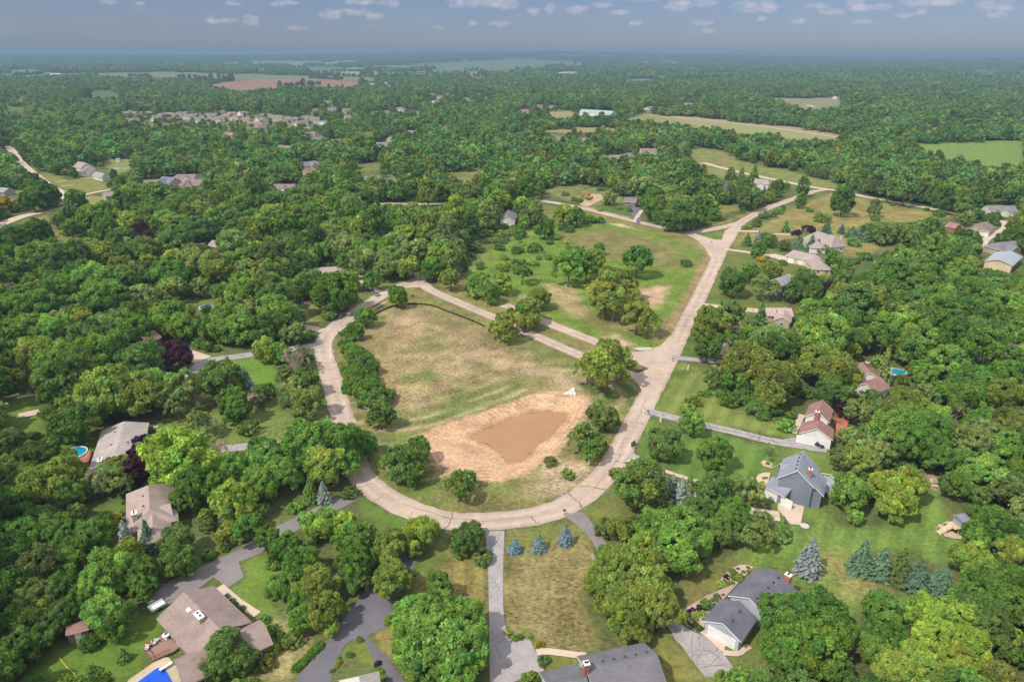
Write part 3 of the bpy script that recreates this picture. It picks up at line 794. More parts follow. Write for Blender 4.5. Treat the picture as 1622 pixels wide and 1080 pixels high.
def spruce_np(ncards, size, seed, H=2.6):
    g = np.random.default_rng(seed); tiers = 15
    P_, N_, T_ = [], [], []
    for t in range(tiers):
        f = t / (tiers - 1); z = .10 * H + f * .88 * H; rad = (1 - f) ** .82 * (1 if t else .92) + .03
        nb = max(5, int(15 * rad) + 3); off = g.uniform(0, 6.28)
        m = max(3, int(ncards / tiers * (rad * 1.7 + .15) / nb))
        for b in range(nb):
            a = off + 6.283 * b / nb + g.normal(0, .1); ln = rad * np.clip(1 + g.normal(0, .2), .55, 1.3)
            s = g.uniform(.15, 1, m) ** .7; wv = g.normal(0, .10, m) * ln * (1.1 - s * .6)
            dx, dy = math.cos(a), math.sin(a)
            P_.append(np.stack([dx * ln * s - dy * wv, dy * ln * s + dx * wv, z - .16 * s * s * (rad + .2) + .10 * np.maximum(0, s - .75) + g.normal(0, .02, m)], 1))
            N_.append(unit(np.stack([np.full(m, dx * .55), np.full(m, dy * .55), np.full(m, .9)], 1) + g.normal(0, .38, (m, 3))))
            T_.append(np.clip(1 + g.normal(0, .07) + .22 * (s - .5) + g.normal(0, .1, m), .5, 1.6))
    p, n, tv = np.concatenate(P_), np.concatenate(N_), np.concatenate(T_)
    return cards(p, n, size, g, np.stack([tv, tv, tv], 1))
def mesh_from_quads(name, V, tint, mat, extra=None, mat2=None):
    """quads V (4 per card) + optional MB extra (trunk) in one mesh"""
    me = bpy.data.meshes.new(name); n = len(V) // 4
    ev = np.array(extra.v, float).reshape(-1, 3) if extra else np.zeros((0, 3))
    ef = extra.f if extra else []
    me.vertices.add(len(V) + len(ev)); me.vertices.foreach_set('co', np.concatenate([V, ev]).astype(np.float32).ravel())
    li = list(range(len(V))); st = [4 * i for i in range(n)]
    arr = np.arange(len(V), dtype=np.int32); start = np.arange(n, dtype=np.int32) * 4
    if ef:
        l2 = []; s2 = []; k = len(V)
        for f in ef: s2.append(k); l2 += [i + len(V) for i in f]; k += len(f)
        arr = np.concatenate([arr, np.array(l2, np.int32)]); start = np.concatenate([start, np.array(s2, np.int32)])
    me.loops.add(len(arr)); me.loops.foreach_set('vertex_index', arr)
    me.polygons.add(len(start)); me.polygons.foreach_set('loop_start', start)
    me.materials.append(mat)
    if ef:
        me.materials.append(mat2)
        me.polygons.foreach_set('material_index', np.concatenate([np.zeros(n, np.int32), np.ones(len(ef), np.int32)]))
    me.update(calc_edges=True)
    at = me.attributes.new('tint', 'FLOAT_COLOR', 'FACE')
    c = np.ones((len(start), 4), np.float32); c[:n, :3] = np.clip(tint, .3, 2)
    at.data.foreach_set('color', c.ravel())
    return me
def trunk_mb(shape, seed, bare=False):
    g = random.Random(seed); mb = MB()
    zc, hz = SHAPES[shape][0], SHAPES[shape][1] if shape != 'S' else 0
    lean = (g.uniform(-.08, .08), g.uniform(-.08, .08))
    top = zc + hz * .2
    pts = [(lean[0] * f, lean[1] * f, top * f) for f in (0, .05, .3, .6, 1)]
    mb.tube(pts, [.085, .062, .05, .04, .018], 8)
    nb = 9 if bare else 6
    for i in range(nb):
        a = 6.283 * i / nb + g.uniform(-.4, .4); f = g.uniform(.35, .75); z0 = top * f
        l = g.uniform(.55, .85); up = g.uniform(.35, .8) * hz
        s = (lean[0] * f, lean[1] * f, z0)
        q1 = (s[0] + math.cos(a) * l * .45, s[1] + math.sin(a) * l * .45, z0 + up * .6)
        q2 = (s[0] + math.cos(a) * l, s[1] + math.sin(a) * l, z0 + up)
        mb.tube([s, q1, q2], [.032, .022, .006], 5)
        if bare:
            for k in range(5):
                b = a + g.uniform(-1.1, 1.1); ll = g.uniform(.25, .5)
                m = g.uniform(.35, .9); st = tuple(s[j] + (q2[j] - s[j]) * m for j in range(3))
                e = (st[0] + math.cos(b) * ll, st[1] + math.sin(b) * ll, st[2] + g.uniform(.1, .5))
                mb.tube([st, e], [.014, .004], 4)
                for w in range(3):
                    c = b + g.uniform(-1, 1); e2 = (e[0] + math.cos(c) * .2, e[1] + math.sin(c) * .2, e[2] + g.uniform(0, .25))
                    mid = tuple((st[j] + e[j]) / 2 for j in range(3))
                    mb.tube([mid, e2], [.007, .003], 3, cap=False)
    return mb
NV = {'R': 6, 'O': 7, 'T': 3, 'W': 4, 'B': 3, 'D': 2}
CR, TK = {}, {}
def make_library():
    for sh, nv in NV.items():
        if sh == 'S': continue
        for lod, (nc, sz, sub) in enumerate(((15000, .070, 6), (4200, .125, 4))):
            if sh == 'B': nc = int(nc * .35); sz *= 1.25
            if sh == 'D': nc = int(nc * .16); sz *= .7
            if sh == 'W': nc = int(nc * .62)
            if sh == 'T': nc = int(nc * 1.35)
            for k in range(nv):
                V, t = crown_np(sh, nc, sz, 100 + k * 7 + ord(sh), sub)
                CR[sh, lod, k] = mesh_from_quads('crown', V, t, LEAF)
        for k in range(nv):
            TK[sh, k] = trunk_mb(sh, k * 3 + ord(sh), sh == 'D').mesh('trunk', PALEBARK if sh == 'D' else BARK)
    for lod, (nc, sz) in enumerate(((6500, .105), (1800, .19))):
        for k in range(3):
            V, t = spruce_np(nc, sz, 50 + k, (2.5, 2.2, 2.9)[k]); CR['S', lod, k] = mesh_from_quads('crown', V, t, LEAF)
    for k in range(3):
        mb = MB(); mb.tube([(0, 0, 0), (0, 0, 1.2), (0, 0, (2.45, 2.15, 2.85)[k])], [.06, .045, .01], 7); TK['S', k] = mb.mesh('trunk', BARK)
NV['S'] = 3
COL = {'m': (0.162, 0.295, 0.057), 'd': (0.132, 0.237, 0.051), 'b': (0.230, 0.390, 0.082), 'l': (0.338, 0.460, 0.082), 'y': (0.335, 0.442, 0.084),
       'o': (0.250, 0.315, 0.067), 'g': (0.264, 0.356, 0.115), 'p': (0.088, 0.038, 0.063), 's': (0.350, 0.411, 0.394), 't': (0.170, 0.274, 0.178),
       'r': (0.438, 0.359, 0.315), 'u': (0.200, 0.290, 0.315), 'a': (0.440, 0.370, 0.050), 'w': (0.310, 0.370, 0.085), 'e': (0.190, 0.253, 0.079), 'k': (0.174, 0.282, 0.074)}
CWORD = {'u': 'powder blue', 'm': 'mid green', 'd': 'dark green', 'b': 'bright green', 'l': 'lime green', 'y': 'yellowish green', 'o': 'olive', 'g': 'greyish green',
         'p': 'purple', 's': 'silvery blue', 't': 'blue green', 'r': 'bare grey', 'a': 'golden yellow', 'w': 'pale yellow green', 'e': 'brownish green', 'k': 'deep green'}
TREES = []   # dicts: x,y,r,shape,col,hand
def hgt(sh, k=0):
    if sh == 'S': return (2.5, 2.2, 2.9)[k]
    return SHAPES[sh][0] + SHAPES[sh][1]
def add_px(cx, cy, rp, sh, co, asp=1.0):
    """a tree whose crown is seen centred on (cx,cy) with radius rp photograph pixels"""
    zc = {'S': 1.0}.get(sh) or SHAPES[sh][0]
    r = 3.0
    for _ in range(12):
        x, y = G(cx, cy, zc * r * asp); r = rp * depth(x, y, zc * r * asp) / FPX
    TREES.append(dict(x=x, y=y, r=r, sh=sh, co=co, hand=True, asp=asp, sel=len(TREES)))
def tr(t, s):
    """'zx,zy,zr,SHAPEcolour[,aspect]; ...' in the coordinates of crop t"""
    sc = TILE[t][2]
    for q in s.replace('\n', ' ').split(';'):
        q = q.strip()
        if not q: continue
        a = q.split(','); x, y = T(t, float(a[0]), float(a[1]))
        add_px(x, y, float(a[2]) / sc, a[3][0], a[3][1], float(a[4]) if len(a) > 4 else 1.0)

def hand_trees():
    tr('A', '''430,215,150,Rk;320,330,80,Rd;690,310,160,Oy;590,410,90,Og;880,330,130,Oo;960,260,90,Ob;880,110,110,Rk;640,60,140,Om;
    1110,85,82,Rp;1070,168,26,By;1130,290,100,Wg;1200,300,50,Dr;1400,250,122,Rk;1480,400,88,Tm,.8;1540,260,55,Ss,1.3;1600,360,55,Dr;
    1110,400,70,Wg;1240,520,70,Wg;1320,500,40,Dr;1560,545,60,Be;1375,670,50,Dr;470,510,130,Rd;370,560,70,Rd;430,410,70,Oo;300,460,50,Bm;222,600,30,Bd;320,660,55,Rk;
    210,740,105,Rd;60,640,95,Oe;60,770,70,Og;390,820,110,Oo;270,910,130,Oo;110,1000,110,Om;400,960,90,Om;730,790,82,Og;620,880,70,Dr;740,880,80,Wg;660,860,75,Wg;
    910,690,95,Rp;860,820,80,Rp;1130,740,185,Rl;1250,890,130,Om;1150,1000,80,Od;520,930,50,Tm;940,560,30,Be;980,610,25,Ba''')
    tr('B', '''250,110,80,Dr;150,70,60,Rb;60,60,70,Ry;300,250,80,Od;230,300,80,Og;330,370,95,Og;250,380,80,Oe;80,310,55,Bd;20,350,55,Rd;
    330,640,150,Om;520,640,150,Om;640,640,90,Om;430,770,120,Oy;560,770,90,Om;300,760,90,Om;700,680,60,Om;
    60,740,120,Ob;170,830,110,Ob;30,880,110,Ob;150,690,48,Rp;340,940,60,Sk,1.3;425,960,50,Ss,1.3;590,950,48,Bd;
    590,60,62,Bm;560,20,45,Bm;640,110,84,Bm;690,170,84,Bk;600,170,60,Bm;650,240,95,Bm;610,290,60,Bm;710,310,88,Bm;760,370,85,Bk;815,340,58,Bk;690,390,55,Bm;785,470,76,Rk;
    930,760,115,Rk;1010,690,80,Rm;990,830,70,Rm;1270,905,80,Wk;1330,860,50,Wm''')
    tr('Q', '''600,150,130,Ww;480,160,80,Ww;690,130,80,Ww;600,90,90,Ww;560,460,85,Oe;610,500,60,Rk;430,600,75,Wg;520,640,65,Om;500,680,40,Bm;450,560,45,Wg;
    960,640,98,Rk;1270,705,95,Rm,1.1;1130,520,70,Rb;1110,430,48,By;1150,380,45,Bo;1255,220,50,Tg;1185,330,22,Bg;1320,330,40,Bm;1400,240,80,Om;1480,130,130,Oo;1560,200,100,Oo;
    1370,370,60,Bd;1460,350,70,Bk;1550,430,75,Bk;1230,50,75,Od;1350,50,50,Dr;800,900,150,Rk;
    940,850,40,Ss,1.3;1010,910,55,Ss,1.3;1065,945,55,Ss,1.3;1120,890,40,Sg,1.3;1265,940,110,Rk;1480,940,85,Wg;1230,330,25,Bm;1610,680,35,De;240,760,40,Be;350,830,40,Bb;500,690,60,Wm''')
    tr('D', '''430,190,130,Oo;330,130,110,Oo;495,190,85,Oo;430,320,100,Od;80,240,120,Oo;30,330,90,Oo;100,60,120,Od;40,430,60,Bd;240,320,50,Bd;130,530,52,Bb;
    660,360,55,Rk;580,440,75,Og;500,430,50,Rp;745,190,50,Sg,1.9;720,130,48,By;530,600,60,Og;600,720,100,Ow;700,700,80,Og;470,740,60,Oe;640,630,50,Og;
    780,550,110,Rb;900,500,130,Om;1010,560,120,Om;960,650,120,Om;1060,700,100,Om;810,780,48,Bd;905,785,45,Bd;530,950,110,Rb;640,900,60,Rm;760,920,110,Ry;880,900,110,Ry;830,1010,110,Ry;
    1540,80,70,Dr;1210,440,50,Dr;1270,430,40,Dr;1260,350,110,Om;1340,600,110,Og;1130,130,110,Ob;1300,250,110,Om;1500,330,100,Oo;1000,345,74,Oe;1500,640,100,Ob;1380,830,120,Ob;1560,930,110,Oe;1260,760,90,Om;1200,900,80,Om''')
    tr('E', '''700,55,52,Ta,.7;790,160,55,Ss,1.2;930,180,62,St,1.3;1110,190,95,Rk;1120,310,100,Rk;690,350,130,Ob;620,430,110,Ob;660,620,120,Ob;720,680,100,Om;800,260,80,Ry;890,390,95,Od;900,480,70,Od;
    240,540,110,Oe;200,660,90,Oo;860,290,50,Rk;770,900,42,Sk;1420,850,115,Tk,.72;1360,960,90,Rk;1500,930,90,Rk;1210,1020,60,Oo;1310,270,38,Bd;1400,230,28,Bm;1420,130,65,Oo;1520,110,80,Om;600,130,100,Om;460,140,100,Om;330,120,100,Od;120,150,120,Om;60,300,120,Od;250,330,120,Oe;420,300,90,Om;60,480,120,Od;380,480,100,Od;420,620,90,Od;350,690,90,Ok;120,690,120,Od;80,860,110,Od;230,820,90,Od;560,820,60,Bd;30,1000,90,Od''')
    tr('F', '''180,220,85,Om;70,160,70,Om;110,330,45,Bb;420,80,95,Ob;560,80,80,Oy;330,60,60,Ob;610,190,110,Om;620,330,110,Om;640,420,80,Ok;280,320,100,Om;160,470,80,Om;380,450,115,Oo;300,560,90,Om;430,620,110,Oo;300,660,80,Om;470,730,55,Oy;
    840,200,95,Oo;810,280,80,Oo;860,410,110,Oo;830,480,70,Oo;1040,130,105,Oy;1000,220,60,Om;1330,170,85,Rk;1280,220,60,Rm;1420,290,60,Be;1360,110,50,Om;
    1150,480,90,Rk;1000,680,140,Rb;1140,640,140,Rb;1290,680,130,Rb;1130,820,170,Rb;1290,850,150,Rb;980,840,130,Rb;1060,960,120,Rb;1240,980,130,Rb;70,870,62,Bo;230,800,62,Bo;130,800,55,Bm;60,960,55,Bo;590,895,22,Bk''')
    tr('V', '''22,215,44,Su,1.05;175,195,48,Su,1.05;340,158,48,Su,1.05;660,110,85,Bo;600,130,60,Be;
    930,110,120,Rb;1090,110,130,Rb;1030,260,130,Rb;1170,180,90,Rb;860,200,80,Ry;640,330,120,Oo;800,320,130,Oo;650,520,130,Oo;850,500,150,Oo;940,620,110,Oo;720,640,120,Oo;560,420,90,Oo;780,730,90,Oo;
    1320,110,95,Rk;1530,150,80,Wg;1560,60,60,Wg;1330,1040,45,By;1440,1050,70,Rb;200,930,30,Bk;100,1040,35,Bo''')
    tr('H', '''105,110,62,Sk,1.25;280,310,85,Ss,1.15;605,310,80,St,1.1;725,350,66,St,1.2;845,365,80,Se,1.15;960,420,88,St,1.1;1110,430,86,St,1.1;1040,450,60,St,1.2;1200,500,62,Sk,1.2;
    130,650,140,Rm;330,650,150,Rm;130,860,150,Rm;330,850,160,Rm;480,740,90,Rm;440,980,100,Rm;730,620,110,Om;760,750,100,Om;680,850,90,Om;1010,640,110,Rl;1160,670,120,Rl;1270,820,120,Rl;1080,800,120,Rl;1200,930,110,Rl;930,880,90,Ry;820,980,110,Ry;1000,1000,110,Oy;1380,480,130,Rm;1340,620,120,Rk;1480,560,110,Rm;1430,720,110,Rk;
    1290,290,100,Oy;1400,370,90,Om;1560,260,95,Oo;1330,130,70,Rm;1430,80,110,Om;1530,150,90,Om;1280,60,50,Bm;1340,200,70,Om;1590,650,70,Oe;1540,780,60,Oy;1450,1030,90,Ow;1560,900,60,Om;1600,430,80,Om''')
    tr('I', '''210,365,58,Rm;330,285,62,Ry;410,290,52,Rm;480,310,42,Bm;550,312,32,Bm;360,600,90,Wb;470,600,75,Wm;530,560,60,Ry;420,560,70,Wb;70,630,58,Wk;790,560,92,Om;1095,580,34,Bk;
    600,750,110,Ww;690,700,90,Ww;640,820,90,Ww;720,780,80,Ww;560,830,70,Ww;790,900,90,Ww;860,950,65,Wy;110,870,75,Oo;170,800,60,Oo;60,930,50,Oy;
    1050,280,88,Rk;990,310,60,Rm;1110,320,50,Rk;930,275,38,Tm;1265,275,36,Rm;1200,260,38,Rm;1390,700,82,Rk;1500,640,55,Rm;1570,730,58,Wg;1480,440,32,Sk;1550,500,46,Rm;1565,555,28,Ba;1550,420,30,Ss;1600,430,36,Rk;1500,180,62,Rk;1390,150,42,Sg;1340,150,42,Ss;1440,50,36,Sk;1520,30,36,Sk;1270,120,40,Rm;1310,180,30,Sm;
    1260,940,95,Oo;1380,890,80,Ok;1200,1010,60,Oo;1560,940,52,Sk,1.3;1530,325,28,Sk;1580,285,30,Bm;1410,1000,40,Dr;60,400,40,Bm;150,490,45,Bm;40,500,36,Bm;170,550,18,Bm;230,545,25,Bm;370,370,30,Bm;550,490,35,Rm;820,100,70,Og;700,110,40,Og;620,170,40,Og''')
    tr('J', '''490,190,66,Tm,.85;470,150,40,Tm;240,100,38,Tm;225,190,28,Tm;690,230,36,Tg;690,300,30,Bg;360,300,44,Bo;130,360,26,Sk;385,360,32,St;480,372,24,St;520,400,22,St;545,388,33,St;590,400,27,St;635,415,33,St;
    210,450,33,St;290,470,36,St;330,480,28,Sk;380,460,28,St;270,370,36,Bp;200,395,30,Bp;250,420,32,By;555,450,42,Bb;440,570,55,Rm;490,620,62,Rk;250,700,85,Rk;180,760,60,Rk;300,770,65,Rk;400,740,42,Rp;120,470,32,Re;35,440,38,Rk;370,500,40,Bk;570,570,28,Be;620,540,40,Bm;40,745,48,Wg;40,620,50,Oo;1540,420,62,Rd;1480,430,34,Re;110,580,25,Bm;280,250,20,Bm;90,260,22,Bm;1010,245,15,Bm;800,215,14,Bm;1090,270,35,Bm;900,230,12,Bm''')
    tr('K', '''890,790,62,Rm;870,760,36,Rm;690,920,56,Rm;620,1005,52,Rm;560,1020,34,Bm;510,760,120,Rm;430,800,80,Rm;332,702,84,Rk;270,750,70,Rm;590,690,60,Ry;460,905,50,Bk;150,900,110,Rb;70,980,100,Rk;200,960,70,Rk;730,690,58,Rm;1120,610,66,Om;1080,650,42,Om;1220,680,62,Oo;1400,720,70,Rb;1470,770,60,Rb;1550,710,60,Ry;1340,740,40,Oe;
    870,560,95,Og;680,560,90,Og;950,600,70,Oy;800,620,60,Og;1000,500,80,Og;310,830,0.1,Bm;280,920,40,Wg;240,1020,70,Og;330,1040,40,Bk;1540,950,50,Wo;1500,1000,40,Wo;1590,900,34,Wo;600,200,0.1,Bm;980,785,9,Bm''')
    tr('R', '''700,100,0.1,Bm;620,370,70,Ww;640,420,45,Wo;760,290,70,Oo;830,200,62,Oo;740,350,50,Oo;790,340,50,Oo''')
    tr('M', '''270,150,85,Rd;200,190,60,Rd;470,190,62,Rm;450,270,48,Rd;100,440,95,Rd;240,390,80,Rd;60,520,60,Rd;350,310,38,Wg;450,365,48,Rm;640,390,66,Rm;560,310,62,Rb;890,380,52,Rp;930,430,45,Rp;860,440,40,Rp;730,440,60,Rk;780,210,80,Rm;980,150,70,Rb;1060,340,62,Oo;1240,370,90,Ok;1100,420,90,Ok;1460,460,90,Og;910,500,85,Ok;640,550,75,Oo;750,590,58,Oo;930,580,52,Oo;1090,550,58,Oy;1290,590,90,Oo;1380,640,80,Oo;1060,650,100,Om;750,680,100,Ok;560,680,100,Ob;390,740,90,Ob;330,570,100,Ok;100,640,90,Rd;60,740,45,Dr;620,790,100,Ob;750,800,80,Om;880,790,75,Og;120,860,90,Ob;260,840,100,Om;210,970,95,Ob;330,990,90,Ob;90,1010,80,Om;500,930,70,Oo;560,850,70,Rd;720,970,100,Og;840,990,90,Om;1060,920,110,Rb;1150,980,90,Rb;1080,740,75,Og;1400,985,92,Rb;1490,985,95,Rb;1300,1000,70,Rm;1560,880,80,Og;1500,560,80,Om;1560,620,70,Og;1480,630,40,Dr;30,200,0.1,Bm;30,220,40,Ra;100,230,50,Bo;1300,880,36,Rm;800,330,60,Ry;1250,250,60,Oo;1400,250,50,Og''')
    g = random.Random(5)
    for _ in range(46): add_px(g.uniform(742, 905), g.uniform(352, 440), g.uniform(2.5, 8), 'B', g.choice('mkboy'))
    for _ in range(14): add_px(g.uniform(870, 1000), g.uniform(292, 335), g.uniform(2.5, 6), 'B', g.choice('mkoy'))
# junk entries with a sub-pixel radius are ignored
# ------------------------------------------------------------------ houses
SH = {k: mat_shingle('shingles_' + k, c) for k, c in {'brown': (.285, .22, .195), 'tan': (.36, .285, .25), 'greytan': (.37, .325, .295), 'pale': (.52, .475, .44),
      'charcoal': (.16, .155, .17), 'slate': (.14, .14, .17), 'bluegrey': (.25, .26, .315), 'redbrown': (.29, .165, .14), 'pinkish': (.42, .31, .28),
      'taupe': (.34, .275, .255), 'dark': (.20, .17, .165), 'grey': (.30, .29, .31), 'ochre': (.42, .25, .16)}.items()}
WL = {k: mat_noise('siding_' + k, c, .08, 1.5, .8) for k, c in {'white': (.78, .76, .74), 'blue': (.22, .25, .31), 'paleblue': (.45, .50, .54), 'cream': (.68, .56, .36),
      'tan': (.50, .40, .30), 'brown': (.26, .19, .14), 'grey': (.42, .41, .42), 'mauve': (.30, .27, .33), 'green': (.30, .33, .30), 'stone': (.45, .40, .35)}.items()}
BRICK = mat_noise('red_brick', (.42, .16, .11), .25, 6, .9)
TRIM = mat_plain('white_trim', (.78, .77, .75), .6)
GLASS = mat_plain('window_glass', (.035, .045, .055), .12, 0, .6)
DOORM = mat_plain('garage_door_paint', (.80, .79, .77), .5)
DARKV = mat_plain('dark_metal', (.05, .05, .055), .6)
METALR = mat_plain('pale_metal_roof', (.50, .53, .57), .35, .3)
HOUSES = []   # footprints: (poly world), px hull
def blk(rA, rB, ev, ze, zr, hA=0, hB=0, over=.45, w=None):
    A = np.array(G(*rA, zr)); B = np.array(G(*rB, zr)); E = np.array(G(*ev, ze))
    d = (B - A) / np.linalg.norm(B - A); n = np.array([-d[1], d[0]])
    w = w or max(3.0, abs((E - A) @ n))
    return dict(A=A, B=B, d=d, n=n, w=w, ze=ze, zr=zr, hA=hA, hB=hB, over=over)
def blk_w(A, ang, ln, w, ze, zr, hA=0, hB=0, over=.45):
    d = np.array([math.cos(ang), math.sin(ang)]); A = np.array(A)
    return dict(A=A, B=A + d * ln, d=d, n=np.array([-d[1], d[0]]), w=w, ze=ze, zr=zr, hA=hA, hB=hB, over=over)
def hull_px(blocks, low=None):
    pts = []
    for b in blocks:
        for p in (b['A'], b['B']):
            for s in (-1, 1):
                q = p + b['n'] * b['w'] * s
                pts += [proj(q[0], q[1], 0 if low is None else b['ze'] - low), proj(q[0], q[1], b['ze'])]
            pts.append(proj(p[0], p[1], b['zr']))
    pts = sorted(set(pts)); 
    def half(ps):
        h = []
        for p in ps:
            while len(h) > 1 and (h[-1][0] - h[-2][0]) * (p[1] - h[-2][1]) - (h[-1][1] - h[-2][1]) * (p[0] - h[-2][0]) <= 0: h.pop()
            h.append(p)
        return h
    return half(pts)[:-1] + half(pts[::-1])[:-1]
def roof_mb(mb, b, t=.22):
    A, B, d, n, w, ze, zr = (b[k] for k in ('A', 'B', 'd', 'n', 'w', 'ze', 'zr'))
    L_ = np.linalg.norm(B - A)
    eA, eB = A, B
    if b['hA']: eA = A - d * w * b['hA']
    if b['hB']: eB = B + d * w * b['hB']
    def v(p, z): return (p[0], p[1], z)
    top = [v(eA + n * w, ze), v(eA - n * w, ze), v(eB - n * w, ze), v(eB + n * w, ze), v(A, zr), v(B, zr)]
    bot = [(x, y, z - t) for x, y, z in top]
    i = len(mb.v); mb.v += top + bot
    F = [((3, 0, 4, 5), 0), ((1, 2, 5, 4), 0), ((6 + 0, 6 + 3, 6 + 5, 6 + 4), 1), ((6 + 2, 6 + 1, 6 + 4, 6 + 5), 1), ((0, 3, 9, 6), 1), ((2, 1, 7, 8), 1)]
    if b['hA']: F += [((0, 1, 4), 0), ((7, 6, 10), 1), ((1, 0, 6, 7), 1)]
    else: F += [((0, 6, 10, 4), 1), ((1, 4, 10, 7), 1)]
    if b['hB']: F += [((2, 3, 5), 0), ((9, 8, 11), 1), ((3, 2, 8, 9), 1)]
    else: F += [((3, 5, 11, 9), 1), ((2, 8, 11, 5), 1)]
    for f, m in F: mb.f.append(tuple(i + k for k in f)); mb.m.append(m)
def wall_mb(mb, b, mi=0):
    A, B, d, n, w, ze, zr = (b[k] for k in ('A', 'B', 'd', 'n', 'w', 'ze', 'zr'))
    o = b['over']; sl = (zr - ze) / w; ww = w - o; zs = ze + sl * o - .24; za = zr - .26
    eA = A - d * (w * b['hA'] - o) if b['hA'] else A + d * .3
    eB = B + d * (w * b['hB'] - o) if b['hB'] else B - d * .3
    b['eA'], b['eB'], b['ww'], b['zs'] = eA, eB, ww, zs
    def v(p, z): return (p[0], p[1], z)
    vs = [v(eA + n * ww, 0), v(eA - n * ww, 0), v(eB - n * ww, 0), v(eB + n * ww, 0), v(eA + n * ww, zs), v(eA - n * ww, zs), v(eB - n * ww, zs), v(eB + n * ww, zs)]
    fs = [(0, 3, 7, 4), (2, 1, 5, 6)]
    i = len(vs)
    if b['hA']: fs += [(1, 0, 4, 5)]
    else: vs.append(v(eA, za)); fs += [(1, 0, 4, len(vs) - 1, 5)]
    if b['hB']: fs += [(3, 2, 6, 7)]
    else: vs.append(v(eB, za)); fs += [(3, 2, 6, len(vs) - 1, 7)]
    mb.solid(vs, fs, mi)
def inblk(p, b, m=.3):
    q = p - b['eA']; L_ = np.linalg.norm(b['eB'] - b['eA'])
    return -m < q @ b['d'] < L_ + m and abs(q @ b['n']) < b['ww'] + m
def house(name, label, blocks, roof, wall, chim=(), garage=(), windows=True, cat='house', group=None, door=None, edge=None, vents=(), wallmats=None, sky=()):
    c = np.mean([(b['A'] + b['B']) / 2 for b in blocks], 0); org = (c[0], c[1], 0)
    root = empty(name, org); tag(root, label, cat, group)
    wm = MB(); rm = MB()
    for b in blocks: wall_mb(wm, b); roof_mb(rm, b)
    wm.build('wall', wall, root, origin=org)
    ro = rm.build('roof', [roof, edge or TRIM], root, origin=org)
    def put(p, z0, z1, hw, nrm, mat, nm, parent, out=.05, pane=False):
        t = np.array([-nrm[1], nrm[0]])
        m = MB(); M = Matrix(((t[0], nrm[0], 0, p[0]), (t[1], nrm[1], 0, p[1]), (0, 0, 1, 0), (0, 0, 0, 1)))
        if pane:
            f = .11
            m.box(-hw, -.06, z0, -hw + f, out, z1, 0, M); m.box(hw - f, -.06, z0, hw, out, z1, 0, M)
            m.box(-hw + f, -.06, z0, hw - f, out, z0 + f, 0, M); m.box(-hw + f, -.06, z1 - f, hw - f, out, z1, 0, M)
            m.box(-.03, -.06, z0 + f, .03, out - .01, z1 - f, 0, M)
            o = m.build(nm, TRIM, parent, origin=org)
            g = MB(); g.box(-hw + f, -.05, z0 + f, hw - f, .02, z1 - f, 0, M); g.build('pane', GLASS, o, origin=org)
            return o
        m.box(-hw, -.06, z0, hw, out, z1, 0, M)
        return m.build(nm, mat, parent, origin=org)
    spots = []
    for gi, (bi, side, off, hw) in enumerate(garage):
        b = blocks[bi]
        if side in 'AB':
            p = (b['eA'] if side == 'A' else b['eB']) + b['n'] * off; nr = -b['d'] if side == 'A' else b['d']
        else:
            nr = b['n'] if side == 'L' else -b['n']; p = (b['eA'] + b['eB']) / 2 + b['d'] * off + nr * b['ww']
        g = put(p, .03, 2.2, hw, nr, DOORM, 'garage_door', root); spots.append((p, hw + .4))
        t = np.array([-nr[1], nr[0]]); h = MB()
        M = Matrix(((t[0], nr[0], 0, p[0]), (t[1], nr[1], 0, p[1]), (0, 0, 1, 0), (0, 0, 0, 1)))
        for k in (.55, 1.1, 1.65): h.box(-hw + .04, .05, k, hw - .04, .058, k + .035, 0, M)
        h.build('panel_groove', WL['grey'], g, origin=org)
    if windows:
        for bi, b in enumerate(blocks):
            L_ = np.linalg.norm(b['eB'] - b['eA']); walls = []
            for s in (1, -1): walls.append((b['eA'] + b['n'] * b['ww'] * s, b['d'], L_, b['n'] * s))
            walls.append((b['eA'] - b['n'] * b['ww'], b['n'], 2 * b['ww'], -b['d'])); walls.append((b['eB'] - b['n'] * b['ww'], b['n'], 2 * b['ww'], b['d']))
            for p0, t, ln, nr in walls:
                if nr @ (-p0) < 0: continue
                k = max(1, int(ln / 3.6))
                for i in range(k):
                    p = p0 + t * ln * (i + .5) / k
                    if any(inblk(p + nr * .4, q, .5) for j, q in enumerate(blocks) if j != bi): continue
                    if any(np.linalg.norm(p - q) < w + .7 for q, w in spots): continue
                    hi = b['zs'] > 4.6
                    if door is not None and not spots_done(door, root):
                        put(p, .05, 2.1, .5, nr, door, 'door', root); continue
                    put(p, .95, 2.15, .62, nr, None, 'window', root, pane=True)
                    if hi: put(p, 3.7, 4.8, .6, nr, None, 'window', root, pane=True)
    for cx, cy, zt, w, d, mat in chim:
        b0 = blocks[0]; p = np.array(G(cx, cy, zt)); m = MB()
        M = Matrix(((b0['d'][0], b0['n'][0], 0, p[0]), (b0['d'][1], b0['n'][1], 0, p[1]), (0, 0, 1, 0), (0, 0, 0, 1)))
        m.box(-w / 2, -d / 2, 1.5, w / 2, d / 2, zt, 0, M)
        ch = m.build('chimney', mat, ro, origin=org)
        m = MB(); m.box(-w / 2 - .08, -d / 2 - .08, zt, w / 2 + .08, d / 2 + .08, zt + .12, 0, M)
        for q in (-.22, .22): m.box(q * w - .12, -.12, zt + .12, q * w + .12, .12, zt + .4, 1, M)
        tag(m.build('chimney_cap', [TRIM, DARKV], ro, origin=org), 'pale chimney cap with flues')
